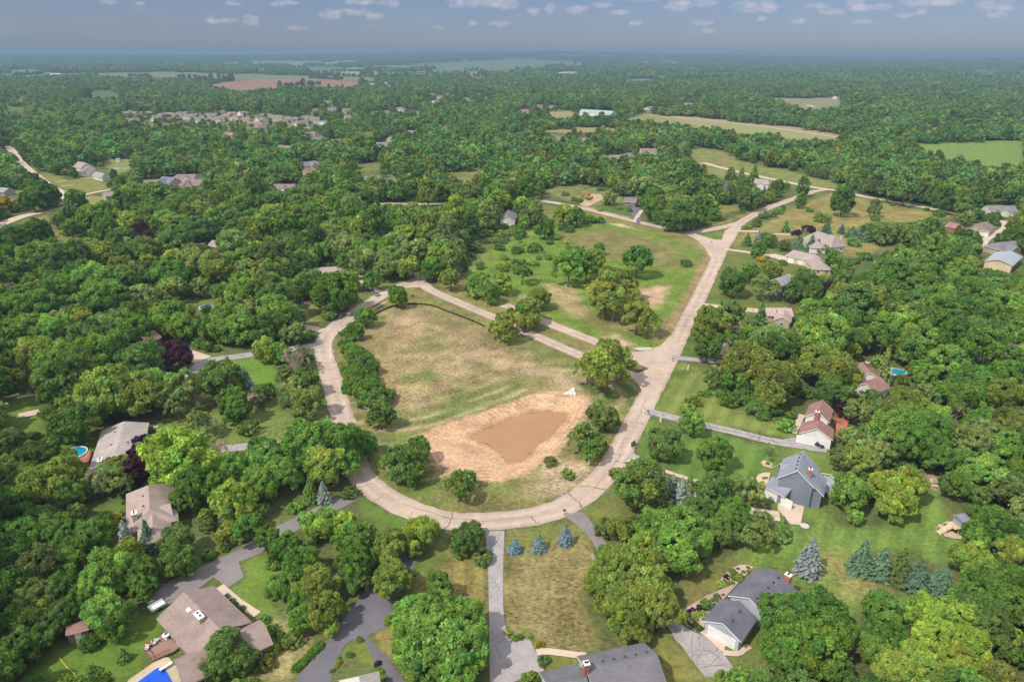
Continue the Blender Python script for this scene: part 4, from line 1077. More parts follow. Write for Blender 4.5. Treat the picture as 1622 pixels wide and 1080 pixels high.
    for bi, k, t, side in vents:
        b = blocks[bi]
        for i in range(k):
            q = b['A'] + (b['B'] - b['A']) * ((i + .7) / (k + .4)) + b['n'] * side * t * b['w']
            z = b['zr'] - (b['zr'] - b['ze']) * t; m = MB(); m.box(q[0] - .18, q[1] - .18, z - .1, q[0] + .18, q[1] + .18, z + .16)
            m.build('roof_vent', DARKV, ro, origin=org)
    for px, py, z, w, l in sky:
        q = G(px, py, z); m = MB(); M = Matrix(((blocks[0]['d'][0], blocks[0]['n'][0], 0, q[0]), (blocks[0]['d'][1], blocks[0]['n'][1], 0, q[1]), (0, 0, 1, 0), (0, 0, 0, 1)))
        m.box(-w / 2, -l / 2, z - .5, w / 2, l / 2, z + .1, 0, M); m.build('skylight', TRIM, ro, origin=org)
    for b in blocks:
        w = b['w'] + .5
        HOUSES.append(([tuple(b['A'] - b['d'] * (1 + b['hA'] * b['w']) + b['n'] * w), tuple(b['A'] - b['d'] * (1 + b['hA'] * b['w']) - b['n'] * w), tuple(b['B'] + b['d'] * (1 + b['hB'] * b['w']) - b['n'] * w), tuple(b['B'] + b['d'] * (1 + b['hB'] * b['w']) + b['n'] * w)], hull_px([b])))
    return root
def spots_done(door, root): return any(c.name.startswith('door') for c in root.children)
RED = mat_plain('red_paint', (.45, .06, .05), .5)
DK = mat_plain('brown_door', (.2, .1, .06), .6)

def build_houses():
    house('ranch_house', 'brown L-shaped ranch house with wide chimney beside the blue swimming pool',
          [blk((291, 937), (350, 997), (327, 916), 2.7, 4.9), blk((279, 1054), (420, 988), (294, 1067), 2.7, 4.3, w=3.2)], SH['brown'], WL['brown'],
          chim=[(315, 974, 5.3, 2.0, .9, WL['tan'])], sky=[(299, 965.5, 4.5, 1.0, .6)], door=DK, edge=WL['tan'])
    house('hipped_house', 'brown hip-roofed house with stone chimney below the purple tree',
          [blk((235, 768), (237, 806), (199.5, 786), 2.8, 5.6, .7, .5), blk((238, 806), (270, 797), (243, 790), 2.7, 4.8, 0, 0, w=3.6), blk((241, 810), (242, 838), (226, 830), 2.7, 4.7, 0, .5, w=3.0)],
          SH['tan'], WL['stone'], chim=[(212, 812, 5.6, 1.4, .9, WL['stone'])], edge=WL['brown'], vents=[(0, 2, .25, -1)], door=DK)
    house('low_house', 'low grey-roofed house beside the round above-ground pool',
          [blk((197, 667), (178, 736), (160.7, 682), 2.8, 4.3)], SH['greytan'], WL['green'], chim=[(158, 728, 4.5, 1.8, .8, WL['white'])], edge=WL['stone'], vents=[(0, 3, .3, -1), (0, 1, .35, 1)])
    house('cottage', 'house with pale speckled shingle hip roof between two dark drives',
          [blk((569, 1071), (577, 1150), (601, 1068), 2.7, 5.0, .75, 0)], SH['pale'], WL['cream'], windows=True, edge=WL['stone'])
    house('long_house', 'dark-roofed long house with brick chimney behind the brown front lawn',
          [blk((929, 1058), (1041, 1035), (1025, 1016), 3.0, 5.2), blk((868, 1086), (929, 1071), (862.5, 1063), 2.8, 4.6)], SH['charcoal'], WL['paleblue'],
          chim=[(929, 1050, 6.6, .8, .8, BRICK)], vents=[(0, 6, .22, 1)], door=DK)
    house('charcoal_ranch', 'charcoal-roofed ranch house with double garage beside the pink gravel bed',
          [blk((1232.5, 902.5), (1187.5, 946.7), (1202.5, 896), 2.9, 5.0), blk((1172, 951.5), (1145, 986.7), (1119, 975), 2.7, 4.4)], SH['slate'], WL['paleblue'],
          chim=[(1249, 910, 5.2, .8, 1.0, BRICK)], garage=[(1, 'B', 0, 2.4)], vents=[(0, 5, .2, 1), (1, 2, .25, 1)], door=DK)
    house('two_storey_house', 'blue-grey two-storey house with attached garage and rear deck',
          [blk((1273, 714), (1264, 745), (1242, 722), 5.4, 8.6), blk((1291, 740), (1285, 765), (1304, 760), 3.6, 6.0, w=2.9), blk((1223, 755), (1256, 771), (1256, 781), 2.7, 3.9, w=3.0),
           blk((1236, 733), (1266, 737), (1228, 742), 4.4, 7.0, w=3.2)], SH['bluegrey'], WL['blue'],
          chim=[(1284, 743, 8.3, .7, .7, BRICK)], garage=[(2, 'R', -1.6, 2.3), (2, 'R', 2.9, 1.3)], vents=[(0, 5, .12, -1)], door=DK)
    house('gabled_house', 'white house with brown gable roofs and red brick chimney beside black van',
          [blk((1303.5, 632.5), (1296, 652), (1321.5, 641.5), 4.9, 7.2), blk((1297.5, 662), (1294.8, 678.5), (1320, 693), 2.9, 5.2)], SH['redbrown'], WL['white'],
          chim=[(1295, 652, 7.3, .9, .9, BRICK)], garage=[(1, 'B', -2.0, 2.3), (1, 'B', 2.2, 1.4)], door=RED)
    house('red_roofed_house', 'red-brown roofed house beside the rectangular pool among trees',
          [blk((1366, 573), (1379, 590), (1361, 589), 3.4, 5.6, w=3.8), blk((1372, 607), (1396, 597), (1392, 604), 2.8, 4.8, w=3.2)], SH['redbrown'], WL['white'], chim=[(1374, 574, 6.2, .8, .8, BRICK)], door=RED)
    house('hipped_house', 'taupe hip-roofed house with white walls ringed by blue spruces',
          [blk((1295, 366), (1324, 375), (1308, 388), 3.2, 7.4, .8, .6, w=5), blk((1288, 374), (1296, 382), (1284, 381), 2.9, 5.6, .5, .7, w=4)], SH['taupe'], WL['white'], chim=[(1333, 375, 5.6, .8, .8, WL['white'])])
    house('ranch_house', 'long taupe ranch house with cream walls above the pink concrete drive',
          [blk((1257, 396), (1292, 404), (1271, 411), 2.9, 5.3, .5, 0), blk((1290, 402), (1303, 416), (1276, 412), 2.9, 5.4, .5, .6)], SH['taupe'], WL['cream'], garage=[(0, 'R', -3.5, 1.3), (0, 'R', 1.5, 1.3)], chim=[(1298, 408, 6.0, .6, .6, WL['white'])])
    house('two_storey_house', 'small grey-roofed two-storey house with mauve siding amid dark trees',
          [blk((1229, 441), (1250, 433), (1233, 446), 5.2, 7.4, w=3.4)], SH['grey'], WL['mauve'])
    house('low_house', 'low pinkish-roofed house at the end of a concrete drive behind trees',
          [blk((1212, 487), (1254, 488), (1213, 496), 2.8, 4.6, w=3.6), blk((1244, 486), (1240, 502), (1232, 498), 2.8, 4.4)], SH['pinkish'], WL['tan'], chim=[(1228, 488, 5.2, .6, .6, WL['white'])])
    house('hipped_house', 'brown hip-roofed house in the trees above the red car',
          [blk((499, 424), (530, 422), (520, 437), 2.9, 5.8, .9, .9, w=5)], SH['tan'], WL['brown'], door=DK)
    house('bungalow', 'dark-roofed bungalow with short black drive beside the upper road',
          [blk((990, 312), (1010, 313.5), (1007, 321), 3.2, 5.6)], SH['dark'], WL['brown'], vents=[(0, 2, .3, -1)])
    house('white_house', 'white house with taupe roof between blue spruces below the gravel road',
          [blk((1196, 283), (1217, 285), (1199, 290), 4.6, 7.0, 0, .5), blk((1206, 286), (1205, 290), (1200, 293), 3.6, 5.6, w=3)], SH['taupe'], WL['white'])
    house('barn', 'metal-roofed barn with cream walls at the forest edge',
          [blk((1600.5, 397), (1583, 411.5), (1567, 407), 3.4, 5.2)], METALR, WL['cream'], windows=False, cat='barn', edge=METALR)
    house('cottage', 'brown-roofed red brick cottage deep in the eastern wood', [blk((1504, 351.5), (1520, 355), (1504, 359), 3, 5)], SH['redbrown'], BRICK, windows=False)
    house('cottage', 'reddish-brown roof half hidden in trees west of the purple tree', [blk((222, 531), (244, 522), (226, 540), 2.8, 5)], SH['redbrown'], WL['brown'])
    house('cottage', 'small brown roof in the wood above the olive trees', [blk((336, 380), (352, 384), (338, 388), 2.8, 4.8)], SH['taupe'], WL['brown'], windows=False)
    house('white_house', 'white house with red roof wing beside the far crossroads', [blk((124, 256), (137, 258), (120, 262), 3, 6.5, w=5.5), blk((140, 262), (137, 266), (147, 260), 3.2, 6.2, w=4.5)], SH['taupe'], WL['white'])
    house('white_house', 'grey-roofed white house beside two short concrete drives', [blk((151, 272), (166, 275), (152, 279), 3, 5.5)], SH['grey'], WL['white'])
    house('cottage', 'grey roof peeking over the golden bush by the far road', [blk((18, 316), (36, 314), (30, 322), 3, 5.4)], SH['greytan'], WL['grey'], windows=False)
    house('cottage', 'brown house at the end of a drive off the crossroads', [blk((163, 305), (178, 303), (165, 311), 3, 5.4)], SH['taupe'], WL['tan'], windows=False)
    house('cottage', 'grey roofed house under trees at the western photo edge', [blk((-8, 296), (14, 298), (-4, 304), 3, 5.2)], SH['grey'], WL['stone'], windows=False)
    house('farm_building', 'long building with pale green metal roof at the edge of the yellow field', [blk((921, 173), (972, 176), (925, 178), 5, 9)], mat_plain('green_metal_roof', (.38, .46, .45), .4, .2), WL['white'], windows=False, cat='building', edge=TRIM)
    house('warehouse', 'long white warehouse far off among the trees toward the horizon', [blk((888, 114.5), (910, 114.3), (890, 116), 8, 10, w=18)], TRIM, WL['white'], windows=False, cat='building')
    house('warehouse', 'white warehouse beside the faint fields at far west', [blk((80, 116.5), (95, 116.3), (82, 118), 8, 10, w=14)], TRIM, WL['white'], windows=False, cat='building')
    # far houses: small, walls with one roof part each
    rows = {
     'along the distant subdivision': '202,183 g t;213,181 t t;223,184 r t;208,192 t w;232,180 t c;240,188 b w;250,190 t w;258,186 g t;268,182 t c;272,190 r t;280,184 g w;290,181 t t;298,187 t w;308,184 t w;316,192 g w;325,187 t w;334,184 g c;340,193 t w;350,181 r c;352,190 b w;360,184 o c;368,181 t w;375,190 t c;385,183 t w;391,193 t t;399,187 r w;406,198 t w;413,191 t w;420,184 g w;417,203 r t',
     'at the bright end of the subdivision': '428,186 t w;440,190 g c;453,189 o c;462,192 g t;487,191 t c;499,193 t w;513,195 g w;478,199 t w',
     'in the wood beyond the subdivision': '504,177 t t;526,175 g w;549,178 t c;550,187 t w;588,185 t w;607,179 t c;634,176 g w;657,180 t t;505,222 g c;531,227 t w;620,221 t c;609,237 g w;655,213 g w;491,214 t w;490,264 g w;494,274 r t;452,238 t t;590,288 g w;617,291 t w;452,301 t w;363,230 g w;360,219 o c;297,285 t w;310,300 t t;270,296 b t;245,293 t t',
     'on the far wooded rise': '684,152 t w;697,155 g w;708,152 t w;722,153 t w;738,157 g w;757,152 t w;770,156 t w;690,162 g w;740,163 t w;590,135 t w;612,133 t w;618,137 g w;520,165 t w',
     'in the trees beyond the upper road': '855,172 r w;872,170 t w;1090,166 g w;880,222 t w;927,224 t w;975,252 t w;990,256 g w;1026,247 t w;1285,167 t w;1323,155 t w;1535,205 o w;1485,208 t w;805,349 g w;1555,365 t w;1590,396 g t;1582,336 g w;830,180 t w;1028,172 t w'}
    RC = {k: (n, mat_shingle('far_shingles_' + n, c)) for k, n, c in (('g', 'grey', (.20, .19, .20)), ('t', 'taupe', (.23, .175, .15)), ('r', 'red-brown', (.23, .12, .10)), ('b', 'blue-grey', (.16, .18, .24)), ('o', 'ochre', (.38, .20, .12)))}
    WC = {'t': ('tan', WL['tan']), 'w': ('white', WL['white']), 'c': ('cream', WL['cream'])}
    for where, s in rows.items():
        cnt = {}
        for q in s.split(';'):
            pos, rc, wc = q.split(); px, py = map(float, pos.split(','))
            ze = random.choice([3, 3, 5.2]); zr = ze + random.uniform(2.2, 3.4)
            x, y = G(px, py + 1, 1); ang = random.choice([0, 0, .3, 1.5, -.4, .9]) + random.uniform(-.1, .1)
            ln = random.uniform(11, 17); w = random.uniform(4.5, 6)
            b = blk_w((x - math.cos(ang) * ln / 2, y - math.sin(ang) * ln / 2), ang, ln, w, ze, zr, random.choice([0, .6]), random.choice([0, .6]))
            bs = [b]
            if random.random() < .6:
                c = (b['A'] + b['B']) / 2 + b['d'] * random.uniform(-3, 3); s2 = -1 if b['n'] @ c > 0 else 1
                bs.append(blk_w(c, math.atan2(*(b['n'] * s2)[::-1]), w + random.uniform(1, 3), w * .62, ze - .1, zr - .5))
            k = (rc, wc, len(bs)); cnt[k] = cnt.get(k, 0) + 1
            mb = MB()
            for q2 in bs: wall_mb(mb, q2)
            org = (x, y, 0)
            o = mb.build('house', WC[wc][1], None, loc=org, origin=org)
            rm = MB()
            for q2 in bs: roof_mb(rm, q2)
            rm.build('roof', [RC[rc][1], TRIM], o, origin=org)
            shape = 'cross-gabled' if len(bs) == 2 else 'plain'
            tag(o, f"{ORD[cnt[k]-1]} {shape} house with {RC[rc][0]} roof and {WC[wc][0]} walls {where}", 'house', 'small houses ' + where)
            HOUSES.append(([tuple(np.array((x, y)) + np.array(v) * 9) for v in ((-1, -1), (1, -1), (1, 1), (-1, 1))], hull_px(bs, .8)))
ORD = ['first', 'second', 'third', 'fourth', 'fifth', 'sixth', 'seventh', 'eighth', 'ninth', 'tenth', 'eleventh', 'twelfth', 'thirteenth', 'fourteenth', 'fifteenth', 'sixteenth', 'seventeenth', 'eighteenth', 'nineteenth', 'twentieth']
def ordw(n): return ORD[n - 1] if n <= 20 else f"{['twenty','thirty','forty','fifty','sixty','seventy','eighty'][n//10-2]}-{ORD[n%10-1]}" if n % 10 else ['twentieth','thirtieth','fortieth','fiftieth'][n//10-2]
# ------------------------------------------------------------------ smaller things
PREC = []
def build_things():
    POOLW = mat_plain('pool_water', (.01, .30, .48), .08, 0, .5); POOLB = mat_plain('blue_pool_cover', (.005, .09, .62), .25, 0, .5)
    WOOD = mat_noise('weathered_wood', (.34, .21, .16), .2, 4, .85); REDW = mat_noise('red_stained_wood', (.50, .17, .12), .18, 4, .85)
    PALEW = mat_noise('pale_wood', (.62, .48, .34), .12, 4, .85); GREYW = mat_noise('grey_deck_board', (.36, .35, .38), .12, 4, .85)
    WHITE = mat_plain('white_plastic', (.8, .8, .8), .45); ORANGE = mat_plain('orange_cloth', (.65, .2, .04), .7)
    YEL = mat_plain('yellow_rubber', (.75, .6, .03), .5); TYRE = mat_plain('tyre_rubber', (.025, .025, .027), .8); RIM = mat_plain('alloy_rim', (.45, .45, .46), .35, .6)
    PATIO = mat_noise('patio_stone', (.55, .47, .33), .15, 3, .9); ROCK = mat_noise('white_rock', (.62, .58, .54), .15, 4, .9)
    PINKG = mat_noise('pink_gravel', (.50, .37, .32), .2, 6, .95); BLACKF = mat_noise('black_geotextile', (.035, .032, .03), .2, 4, .9)
    def deck(name, label, poly, z, mat, rail=None, railmat=TRIM, cat='deck', t='0'):
        W = GP(P(t, poly), z); c = np.mean(W, 0); org = (c[0], c[1], 0); PREC.append(W)
        root = empty(name, org); tag(root, label, cat)
        m = MB(); m.prism(W, max(.05, z - .25), z); m.build('deck_floor', mat, root, origin=org)
        m = MB()
        for x, y in W:
            q = c + (np.array((x, y)) - c) * .93; m.box(q[0] - .1, q[1] - .1, 0, q[0] + .1, q[1] + .1, max(.06, z - .25) - .002)
        if z > .3: m.build('deck_post', mat, root, origin=org)
        for i in rail or ():
            a, b = np.array(W[i]), np.array(W[(i + 1) % len(W)]); l = np.linalg.norm(b - a); d = (b - a) / l; m = MB()
            M = Matrix(((d[0], -d[1], 0, a[0]), (d[1], d[0], 0, a[1]), (0, 0, 1, z)  , (0, 0, 0, 1)))
            m.box(0, -.05, .86, l, .05, .95, 0, M); m.box(0, -.03, .08, l, .03, .14, 0, M)
            k = int(l / .35)
            for j in range(k + 1): m.box(l * j / max(k, 1) - .025, -.022, .141, l * j / max(k, 1) + .025, .022, .859, 0, M)
            m.build('railing', railmat, root, origin=org)
        return root
    # pool by the brown ranch house
    pw = GP(P('1', '150,1095 330,965 355,958 400,970 425,995 480,1095')); c = np.mean(pw, 0)
    PREC.append(GP(P('1', '20,1250 60,1095 85,1060 370,862 440,862 600,1045 620,1250')))
    sheet('patio', P('1', '60,1095 85,1060 370,862 440,862 600,1045 620,1095'), PATIO)
    root = empty('swimming_pool', (c[0], c[1], 0)); tag(root, 'deep blue in-ground swimming pool cut by the bottom edge of the photo', 'pool')
    W2 = [tuple(c + (np.array(p) - c) * 1.07) for p in pw]
    m = MB(); m.prism(W2, .01, .22); m.build('coping', PATIO, root, origin=(c[0], c[1], 0))
    m = MB(); m.prism(pw, .221, .25); m.build('water', POOLB, root, origin=(c[0], c[1], 0))
    q = G(263, 1060); sl = empty('diving_board', (q[0], q[1], .22)); tag(sl, 'white diving board at the corner of the deep blue pool', 'diving board')
    m = MB(); m.box(-.9, -.25, .42, 1.1, .25, .5); m.build('board', WHITE, sl, rz=.9); m = MB(); m.box(-.7, -.22, 0, -.2, .22, .42); m.build('stand', DARKV, sl, rz=.9)
    deck('deck', 'brown wooden deck with patio furniture behind the brown ranch house', '229,1029 267,994 300,1014 271,1034 241,1047', .45, WOOD, (3, 4), WOOD)
    sheet('patio', P('1', '340,500 375,485 470,570 520,620 460,640 420,600'), PATIO)
    def chair(px, py, z, rz, mat, label, nm='patio_chair'):
        x, y = G(px, py, z); r = empty(nm, (x, y, z), rz); tag(r, label, 'chair', 'patio furniture')
        m = MB(); m.box(-.28, -.28, .38, .28, .28, .46); m.build('seat', mat, r)
        m = MB(); m.box(-.28, .24, .47, .28, .32, .95); m.build('backrest', mat, r)
        for sx in (-.24, .24):
            for sy in (-.24, .22):
                m = MB(); m.box(sx - .03, sy - .03, 0, sx + .03, sy + .03, .378); m.build('leg', DARKV, r)
    for i, (a, b, mt, lb) in enumerate([(233, 1029, WHITE, 'white patio chair at the outer corner of the brown deck'), (236, 1024, ORANGE, 'orange cushioned chair on the brown deck'),
                            (244, 1021, WHITE, 'white patio chair between orange chair and white table on deck'), (249, 1016, WHITE, 'white patio chair beside the round white deck table'), (262, 1008, DARKV, 'dark patio chair nearest the house wall on brown deck')]):
        chair(a, b, .45, i * 1.1, mt, lb)
    def table(px, py, z, label, mat):
        x, y = G(px, py, z); r = empty('patio_table', (x, y, z)); tag(r, label, 'table')
        m = MB(); m.cyl(0, 0, .68, .73, .6, 16); m.build('tabletop', mat, r); m = MB(); m.cyl(0, 0, 0, .679, .05, 8); m.build('leg', mat, r)
        m = MB(); m.cyl(0, 0, .001, .04, .3, 12, 0, .25); m.build('base', mat, r)
    table(264, 1010, .45, 'round white patio table on the brown wooden deck', WHITE)
    x, y = G(287, 1006); r = empty('grill', (x, y, 0)); tag(r, 'white covered grill against the brown ranch house wall', 'grill')
    m = MB(); m.box(-.6, -.3, 0, .6, .3, .85); m.build('cabinet', DARKV, r); m = MB(); m.tube([(-.55, 0, .86), (.55, 0, .86)], [.28, .28], 12); m.build('lid', WHITE, r)
    x, y = G(250, 963); r = empty('utility_trailer', (x, y, 0), .9); tag(r, 'small white utility trailer in the shade beside the brown ranch house', 'trailer')
    m = MB(); m.box(-1.3, -.8, .45, 1.3, .8, .55); m.box(-1.3, -.8, .551, -1.22, .8, .9); m.box(-1.22, -.8, .551, 1.3, -.74, .9); m.box(-1.22, .74, .551, 1.3, .8, .9); m.build('bed', WHITE, r)
    m = MB(); m.tube([(1.3, 0, .45), (2.4, 0, .4)], [.05, .05], 6); m.build('drawbar', DARKV, r)
    for s in (-.92, .92): m = MB(); m.tube([(0, s - .1, .32), (0, s + .1, .32)], [.32, .32], 14); m.build('wheel', TYRE, r)
    x, y = G(110, 1062); m = MB(); m.tube([(-3.2, 2.6, .05), (-1, .8, .06), (1.2, -.6, .05), (3.6, -3.4, .05)], [.05] * 4, 6)
    tag(m.build('garden_hose', YEL, None, (x, y, 0)), 'thick yellow hose lying on the shaded lawn by the ranch', 'hose')
    # sheds
    def shed(px, py, rz, w, l, h, rm, wm, label, name='shed'):
        x, y = G(px, py); r = empty(name, (x, y, 0), rz); tag(r, label, 'shed')
        m = MB(); m.box(-l / 2, -w / 2, 0, l / 2, w / 2, h); m.build('wall', wm, r)
        m = MB(); o = .2; zr = h + w * .32
        m.solid([(-l / 2 - o, -w / 2 - o, h + .003), (-l / 2 - o, w / 2 + o, h + .003), (-l / 2 - o, 0, zr), (l / 2 + o, -w / 2 - o, h + .003), (l / 2 + o, w / 2 + o, h + .003), (l / 2 + o, 0, zr)], [(0, 2, 1), (3, 4, 5), (0, 3, 5, 2), (1, 2, 5, 4), (0, 1, 4, 3)])
        m.build('roof', rm, r); m = MB(); m.box(-.5, -w / 2 - .04, .02, .5, -w / 2 - .001, min(2, h - .1)); m.build('door', TRIM, r)
        return r
    shed(129, 1008, .4, 2.4, 3, 2.1, SH['redbrown'], WL['brown'], 'small red-brown shed in deep shade at the edge of the dark wood')
    shed(457, 472, .3, 2, 2.6, 1.9, SH['ochre'], WL['white'], 'small rusty brown shed at the end of the drive behind the red car')
    shed(203, 251, .2, 3, 4, 2.4, SH['grey'], WL['white'], 'white shed farther back on the sunny lot near the far crossroads')
    shed(188, 257, .2, 3, 3.4, 2.4, SH['grey'], WL['white'], 'white shed in front on the sunny lot near the far crossroads')
    shed(1598, 394, .2, 2.5, 3, 2.2, SH['taupe'], WL['grey'], 'grey shed behind the metal-roofed barn')
    # round pool
    x, y = G(117.5, 716, 1.2); r = empty('round_pool', (x, y, 0)); tag(r, 'round blue above-ground pool with white rim beside the low grey-roofed house', 'pool')
    m = MB(); n = 40
    for k in range(n):
        a, b = 6.2832 * k / n, 6.2832 * (k + 1) / n
        for (r0, z0, r1, z1) in ((2.85, 0, 2.85, 1.2), (2.85, 1.2, 2.62, 1.2), (2.62, 1.2, 2.62, .95)):
            m.face([(r0 * math.cos(a), r0 * math.sin(a), z0), (r0 * math.cos(b), r0 * math.sin(b), z0), (r1 * math.cos(b), r1 * math.sin(b), z1), (r1 * math.cos(a), r1 * math.sin(a), z1)])
    m.build('pool_wall', WHITE, r); m = MB(); m.cyl(0, 0, .3, 1.08, 2.615, 40); m.build('water', POOLW, r)
    deck('deck', 'reddish pool deck curving round the near side of the round pool', '103,726 108,731 122,729.5 134,722 141,712 146,715 140,731 118,738 104,735', 1.1, REDW, (5, 6, 7), WOOD)
    # decks
    deck('deck', 'grey deck with white railing behind the blue-grey two-storey house', '1300,754 1314.5,757 1325.5,769 1320,786 1307,780 1298,772', .9, GREYW, (0, 1), TRIM)
    x, y = G(1306.5, 765, .9); r = empty('sectional_sofa', (x, y, .9), .2); tag(r, 'white cushioned outdoor sofa on the grey deck', 'sofa')
    m = MB(); m.box(-.9, -1.2, 0, -.1, 1.2, .42); m.build('seat', WHITE, r); m = MB(); m.box(-1.12, -1.2, 0, -.901, 1.2, .8); m.build('backrest', WHITE, r)
    deck('deck', 'red-stained deck beside the white house with brown gable roofs', '1319,662 1342.5,662 1342.5,674 1332,692 1325,692 1324,676', .5, REDW, (0, 1), REDW)
    # rectangular pool
    pw = GP(P('8', '1172,165 1322,190 1282,247 1160,215')); c = np.mean(pw, 0); org = (c[0], c[1], 0)
    r = empty('swimming_pool', org); tag(r, 'rectangular turquoise pool beside the red-roofed house in the eastern wood', 'pool')
    m = MB(); m.prism([tuple(c + (np.array(p) - c) * 1.3) for p in pw], .01, .22); m.build('coping', M_CONC, r, origin=org); m = MB(); m.prism(pw, .221, .25); m.build('water', POOLW, r, origin=org)
    PREC.append(pw); PREC.append(GP(P('8', '1150,150 1330,180 1290,260 1140,230')))
    sheet('patio', P('8', '1000,120 1080,130 1170,240 1010,215'), M_CONC)
    x, y = G(327, 488); r = empty('swimming_pool', (x, y, 0)); tag(r, 'small blue pool glimpsed between trees above the bright green maples', 'pool')
    m = MB(); m.cyl(0, 0, 0, .6, 2.6, 24); m.build('pool_wall', WHITE, r); m = MB(); m.cyl(0, 0, .601, .62, 2.4, 24); m.build('water', POOLB, r)
    PREC.append(GP(P('0', '318,482 336,482 336,494 318,494'))); PREC.append(GP(P('0', '180,262 202,262 202,272 180,272'))); PREC.append(GP(P('0', '100,708 137,705 137,737 104,736'))); PREC.append(GP(P('0', '468,466 488,466 500,480 468,480'))); PREC.append(GP(P('0', '926,306 944,306 944,322 926,322'))); PREC.append(GP(P('0', '1506,818 1532,818 1532,850 1506,850')))
    x, y = G(190, 267); r = empty('swimming_pool', (x, y, 0)); tag(r, 'pale turquoise pool on the sunny lot near the far crossroads', 'pool')
    m = MB(); m.box(-6, -3.4, 0, 6, 3.4, .1); m.build('coping', M_CONC, r); m = MB(); m.box(-5, -2.6, .101, 5, 2.6, .125); m.build('water', mat_plain('pale_pool', (.12, .42, .45), .1), r)
    sheet('concrete_pad', P('A', '100,490 120,455 240,430 258,460'), M_CONC)
    # cars
    def car(px, py, aim, mat, label, name, suv=True):
        x, y = G(px, py); a = np.array(G(*aim)) - np.array((x, y)); rz = math.atan2(a[1], a[0])
        r = empty(name, (x, y, .03), rz); tag(r, label, 'car' if not suv else 'van')
        Lh = 2.45 if suv else 2.25; hw = .96 if suv else .88; zb = .95 if suv else .8; zt = 1.78 if suv else 1.42
        m = MB()
        def sec(x, w, z0, z1): return [(x, -w, z0 + .12), (x, -w * .92, z0), (x, w * .92, z0), (x, w, z0 + .12), (x, w, z1 - .15), (x, w * .9, z1), (x, -w * .9, z1), (x, -w, z1 - .15)]
        S = [sec(-Lh, hw * .86, .38, zb - .05), sec(-Lh + .15, hw * .97, .3, zb), sec(0, hw, .27, zb), sec(Lh * .5, hw, .28, zb), sec(Lh - .25, hw * .95, .3, zb - .18), sec(Lh, hw * .8, .4, zb - .32)]
        i = len(m.v)
        for s in S: m.v += s
        for k in range(len(S) - 1):
            for q in range(8): m.f.append((i + k * 8 + q, i + k * 8 + (q + 1) % 8, i + k * 8 + 8 + (q + 1) % 8, i + k * 8 + 8 + q)); m.m.append(0)
        m.f += [tuple(range(i + 7, i - 1, -1)), tuple(range(i + 40, i + 48))]; m.m += [0, 0]
        m.build('body', mat, r)
        b0, b1 = (-Lh + .12, Lh * .52) if suv else (-Lh + .5, Lh * .45); t0, t1 = (-Lh + .4, Lh * .18) if suv else (-Lh * .45, Lh * .1)
        m = MB(); w0, w1 = hw * .88, hw * .72
        m.solid([(b0, -w0, zb), (b1, -w0, zb), (b1, w0, zb), (b0, w0, zb), (t0, -w1, zt), (t1, -w1, zt), (t1, w1, zt), (t0, w1, zt)], [(0, 1, 5, 4), (1, 2, 6, 5), (2, 3, 7, 6), (3, 0, 4, 7)])
        m.build('window', GLASS, r)
        m = MB(); m.box(t0 - .05, -w1 - .03, zt + .001, t1 + .05, w1 + .03, zt + .07); m.build('roof', mat, r)
        for sx in (-Lh * .62, Lh * .62):
            for sy in (-1, 1):
                m = MB(); m.tube([(sx, sy * (hw - .2), .34), (sx, sy * (hw + .02), .34)], [.34, .34], 16); wh = m.build('wheel', TYRE, r)
                m = MB(); m.tube([(sx, sy * (hw + .021), .34), (sx, sy * (hw + .04), .34)], [.2, .2], 12); m.build('rim', RIM, wh)
        for sy in (-.6, .6):
            m = MB(); m.box(Lh - .06, sy * hw - .16, .62, Lh + .03, sy * hw + .16, .76); m.build('headlight', WHITE, r)
            m = MB(); m.box(-Lh - .03, sy * hw - .1, .7, -Lh + .06, sy * hw + .1, .88); m.build('tail_light', RED, r)
    PAINT = {k: mat_plain('car_paint_' + k, c, .25, .2, .6) for k, c in {'black': (.012, .014, .022), 'grey': (.12, .14, .16), 'red': (.45, .03, .04), 'silver': (.4, .42, .44)}.items()}
    car(1291, 704, (1310, 711), PAINT['black'], 'black van parked on the grey drive before the white garage', 'minivan')
    car(541, 502.5, (556, 493), PAINT['grey'], 'dark grey car parked on the verge beside the ring road', 'parked_car', False)
    car(595.5, 467.5, (588, 463), PAINT['silver'], 'silver car at the mouth of the concrete drive by the junction', 'parked_car', False)
    car(478, 474, (500, 478), PAINT['red'], 'red car on the concrete drive between big green trees', 'parked_car', False)
    # excavator
    x, y = G(934, 315); r = empty('excavator', (x, y, 0), 2.6); tag(r, 'orange excavator on bare soil above the upper road', 'excavator'); OR = mat_plain('orange_paint', (.65, .22, .03), .5)
    for s in (-1, 1): m = MB(); m.tube([(-1.7, s, .45), (1.7, s, .45)], [.45, .45], 8); m.box(-1.7, s - .3, .05, 1.7, s + .3, .85); m.build('track', DARKV, r)
    m = MB(); m.box(-1.9, -1.2, .95, 1.4, 1.2, 1.9); m.build('body', OR, r); m = MB(); m.box(.3, -1.15, 1.901, 1.5, -.1, 3); m.build('cab', GLASS, r)
    m = MB(); m.tube([(1.2, .4, 1.7), (3.2, .4, 4.2), (5, .4, 3.6)], [.3, .28, .22], 6); m.build('boom', OR, r); m = MB(); m.tube([(5, .4, 3.6), (5.6, .4, 1.4)], [.2, .16], 6); m.build('arm', OR, r)
    m = MB(); m.tube([(5.6, -.1, 1.1), (5.6, .9, 1.1)], [.5, .5], 8); m.build('bucket', DARKV, r)
    sheet('bare_soil', P('I', '430,215 500,150 560,150 580,180 520,210 470,235'), mat_noise('bare_soil', (.5, .35, .22), .2, 1, .95))
